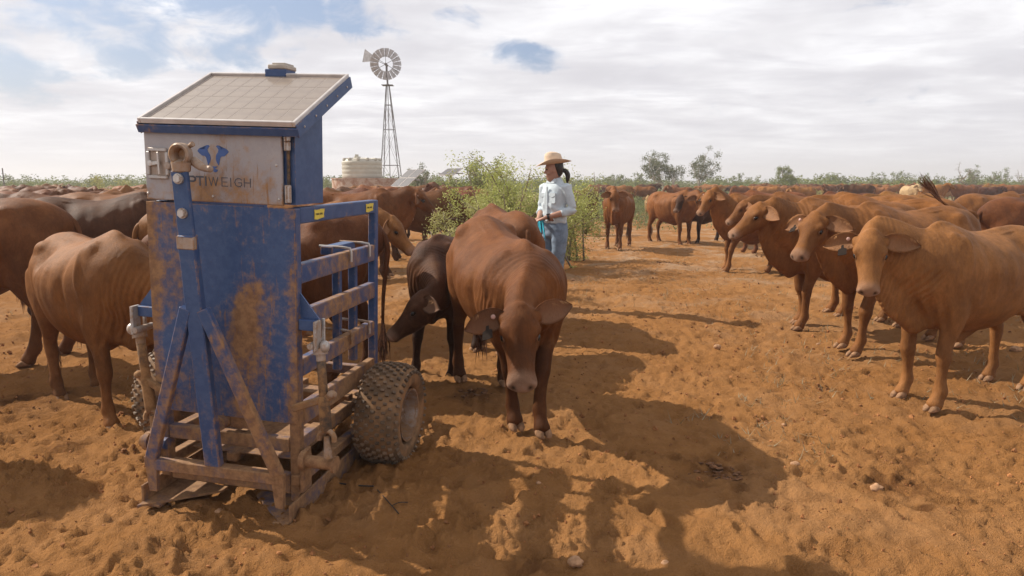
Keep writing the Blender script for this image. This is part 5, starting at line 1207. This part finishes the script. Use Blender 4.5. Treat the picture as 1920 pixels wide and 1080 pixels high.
# ================================================================== windmill, tank, panels
GALV = simple('weathered_galvanised', (.36, .34, .34), .55, .3, .4, .15, 6); TW = simple('tower_steel', (.13, .115, .11), .7, .2, .4)
def windmill():
    D = 55.; x = at(735, D); r = empty('windmill', (x, D, 0), rad(0), 1, 'tall steel lattice windmill with multi-blade wheel and tail vane behind the herd', 'windmill')
    k = D/F_PX*1.0; zof = lambda py: CAM_H+D*math.tan(math.atan((540-py)/F_PX)-PITCH)
    ztop = zof(158); base = .86; tops = .10; topx = -.10
    hub = np.array((-.16, -.35, zof(122)))
    def corner(sx, sy, z): t = z/ztop; w_ = base*(1-t)+tops*t; return (sx*w_+topx*t, sy*w_, z)
    zt2 = zof(175)
    for i, (sx, sy) in enumerate(((-1, -1), (1, -1), (1, 1), (-1, 1))):
        b = MB(); b.bar(corner(sx, sy, 0), corner(sx, sy, ztop), .055, .055, (0, 1, 0)); b.build('tower_leg', TW, r)
    levels = [0, zof(310), zof(243), zof(197)]
    for a, z in enumerate(levels[1:]):
        for q in range(4):
            c = [(-1, -1), (1, -1), (1, 1), (-1, 1)]; b = MB(); b.bar(corner(*c[q], z), corner(*c[(q+1) % 4], z), .035, .035); b.build('tower_girt', TW, r)
    for z0, z1 in zip(levels[:-1], levels[1:]):
        for q in range(4):
            c = [(-1, -1), (1, -1), (1, 1), (-1, 1)]; b = MB(); b.bar(corner(*c[q], z0), corner(*c[(q+1) % 4], z1), .018, .018); b.bar(corner(*c[(q+1) % 4], z0), corner(*c[q], z1), .018, .018); b.build('tower_brace', TW, r)
    b = MB(); b.box((topx, 0, zof(160)), (.85, .7, .05)); b.build('platform', TW, r)
    b = MB(); b.tube([(topx, 0, 0), (topx, 0, hub[2])], .03, 8); b.build('pump_rod', TW, r)
    b = MB(); b.tube([(topx, 0, zof(160)), (hub[0], 0, hub[2]+.05)], .07, 8); b.tube([(hub[0], .25, hub[2]), hub], .10, 10); b.build('gear_head', TW, r)
    wd = Vector((.25, -1, 0)).normalized(); ex = Vector((0, 0, 1)).cross(wd).normalized(); X = np.array(ex); Z = np.array((0, 0, 1.)); N = np.array(wd)
    RR = 28*k*.98
    for i in range(18):
        a = 2*pi*i/18+.1; rd = X*sin(a)+Z*cos(a); tg = X*cos(a)-Z*sin(a); b = MB()
        n0, n1 = .46*RR, 1.0*RR; w0, w1 = .075*RR, .160*RR; pit = .32
        tp = tg*cos(pit)+N*sin(pit)
        b.prism([(-w0, n0), (w0, n0), (w1, n1), (0, n1*1.01), (-w1, n1)], .012, hub+N*.12, tp, rd); b.build('blade', GALV, r)
    b = MB(); aa = np.linspace(0, 2*pi, 37)
    for q in (.52, .82): b.tube([hub+N*.10+(X*sin(t)+Z*cos(t))*RR*q for t in aa], .014, 5, False)
    for i in range(6):
        a = 2*pi*i/6; b.tube([hub+N*.1, hub+N*.1+(X*sin(a)+Z*cos(a))*RR*.82], .018, 5)
    b.ell(hub+N*.1, (.11, .11, .11)); b.build('wheel_hub', TW, r)
    # tail vane folded up-left
    t0 = hub+np.array((0, .3, 0)); e = hub+np.array((-1.32, .75, .62)); b = MB(); b.tube([t0, e], .022, 6); d = (e-hub); d /= np.linalg.norm(d); b.build('vane_arm', TW, r)
    up = np.cross(np.cross(d, (0, 0, 1)), d); up /= np.linalg.norm(up)
    b = MB(); b.prism([(-.35, -.18), (0.62, -.55), (.70, .45), (-.35, .22)], .012, e, d, up); b.build('tail_vane', GALV, r)
windmill()
def tank():
    D = 50.; k = D/F_PX; x = at(681, D); zof = lambda py: CAM_H+D*math.tan(math.atan((540-py)/F_PX)-PITCH)
    CR = simple('cream_poly_tank', (.41, .38, .31), .55, var=.05, scale=4)
    r = empty('water_tank', (x, D, zof(334)), 0, 1, 'round cream plastic water tank with ribbed side on the rusty stand', 'water tank')
    R = 36.5*k; H = zof(303)-zof(334); pr = [(0, 0), (R*.97, 0)]; 
    for q in range(4):
        z0 = H*q/4; z1 = H*(q+1)/4; pr += [(R*.985, z0+.02), (R, z0+.08), (R, z1-.06), (R*.985, z1)]
    pr += [(R*.97, H+.02), (0, H+.03)]
    b = MB(); b.lathe(pr, 48); b.build('tank_wall', CR, r, auto=40)
    b = MB(); b.lathe([(R*.93, H), (R*.86, H+.16), (R*.4, H+.26), (0, H+.28)], 40); b.build('tank_roof', CR, r, auto=40)
    for q in range(12):
        a = 2*pi*q/12; b = MB(); b.box((R*.80*cos(a), R*.80*sin(a), H+.13), (R*.34, .20, .22), np.array(((cos(a), -sin(a), 0), (sin(a), cos(a), 0), (0, 0, 1))), .05); b.build('roof_rib', CR, r)
    b = MB(); b.lathe([(0, 0), (.24, 0), (.24, .10), (0, .12)], 16, (-.25, -.3, H+.24)); b.build('hatch', CR, r, auto=40); b = MB(); b.box((-.35, 0, H+.40), (.22, .2, .2)); b.build('float_valve', CR, r)
    def rust(t, b):
        p = objco(t); n = t.noise(p, 2.2, 6, .65); n2 = t.noise(p, 9, 4, .6)
        c = t.mix(t.ramp(n, .40, .60), (.30, .15, .09), (.46, .34, .27)); c = t.mix(t.ramp(n2, .55, .7, 0, .7), c, (.22, .09, .05)); setp(t, b, c, .85, 0, .2, t.bump(n, .4, .03))
    RU = mat('rusty_render', rust); x2 = at(686, D); r2 = empty('tank_stand', (x2, D, -.05), 0, 1, 'low round rust streaked stock tank carrying the cream tank', 'tank stand')
    R2 = 60*k; H2 = zof(334)+.045; b = MB(); b.lathe([(0, 0), (R2, 0), (R2, H2), (0, H2)], 56); b.build('stand_wall', RU, r2, auto=40)
    b = MB(); b.lathe([(R2+.002, H2-.08), (R2+.04, H2-.08), (R2+.04, H2-.01), (R2+.002, H2-.01)], 56, closed=True); b.build('rim_band', RU, r2, auto=40)
tank()
def array_(px, dep, z, nx, ny, pw, phh, tilt, yaw, lab):
    x = at(px, dep); r = empty('solar_array', (x, dep, 0), rad(yaw), 1, lab, 'solar panel'); t = rad(tilt)
    X = np.array((1., 0, 0)); Y = np.array((0, cos(t), sin(t))); N = np.cross(X, Y); M = np.stack([X, Y, N], 1)
    for i in range(nx):
        for j in range(ny):
            c = np.array((0, 0, z))+X*((i-(nx-1)/2)*(pw+.02))+Y*((j-(ny-1)/2)*(phh+.02)); b = MB(); b.box(c, (pw, phh, .035), M); pm = b.build('panel', ALU, r)
            b = MB(); b.box(c+N*.018, (pw-.03, phh-.03, .006), M); b.build('panel_glass', simple('grey_panel_glass', (.085, .078, .08), .45), pm)
    b = MB(); b.tube([(0, 0, 0), (0, 0, z-.03)], .05, 10); b.build('mast', TW, r); b = MB(); b.bar(np.array((-.8, 0, z-.07)), np.array((.8, 0, z-.07)), .05, .05); b.build('cross_arm', TW, r)
array_(766, 27, 1.56, 2, 2, .50, .55, 36, -44, 'larger grey ground mounted solar array right of the windmill'); array_(846, 31, 1.86, 2, 1, .48, .62, 28, -44, 'smaller two panel solar array raised on a frame')
def post(px, dep, h_, lab):
    x = at(px, dep); b = MB(); b.tube([(0, 0, 0), (0, 0, h_)], .03, 8); o = b.build('pipe_post', simple('pale_pipe', (.45, .42, .38), .5), None, auto=40); o.location = (x, dep, 0); tag(o, lab, 'post', 'thin posts beside the solar arrays')
post(795, 24, 1.2, 'pale pipe post just right of the larger solar array'); post(843, 29, 1.55, 'dark frame leg left under the smaller solar array'); post(856, 29, 1.5, 'dark frame leg right under the smaller solar array')
b = MB(); b.tube([(0, 0, 0), (0, 0, 2.0)], .022, 6); o = b.build('steel_picket', TW, None, auto=40); o.location = (at(14, 30), 30, 0); tag(o, 'thin upright picket near the left edge of the horizon', 'post')

# ================================================================== dusty air
hz = MB(); hz.box((0, 300, 9.25), (4400, 1400, 21.5), ch=.01); hm = bpy.data.materials.new('dusty_air'); hm.use_nodes = True; ht = NT(hm.node_tree); ht.n.clear()
ho = ht.new('ShaderNodeOutputMaterial'); hv = ht.new('ShaderNodeVolumePrincipled'); hv.inputs['Color'].default_value = (.88, .87, .88, 1); hv.inputs['Density'].default_value = .0015; hv.inputs['Anisotropy'].default_value = .2
ht.l.new(hv.outputs[0], ho.inputs['Volume']); hzo = hz.build('haze', hm); hzo['kind'] = 'stuff'; hzo['label'] = 'thin pale dusty air over the yard'
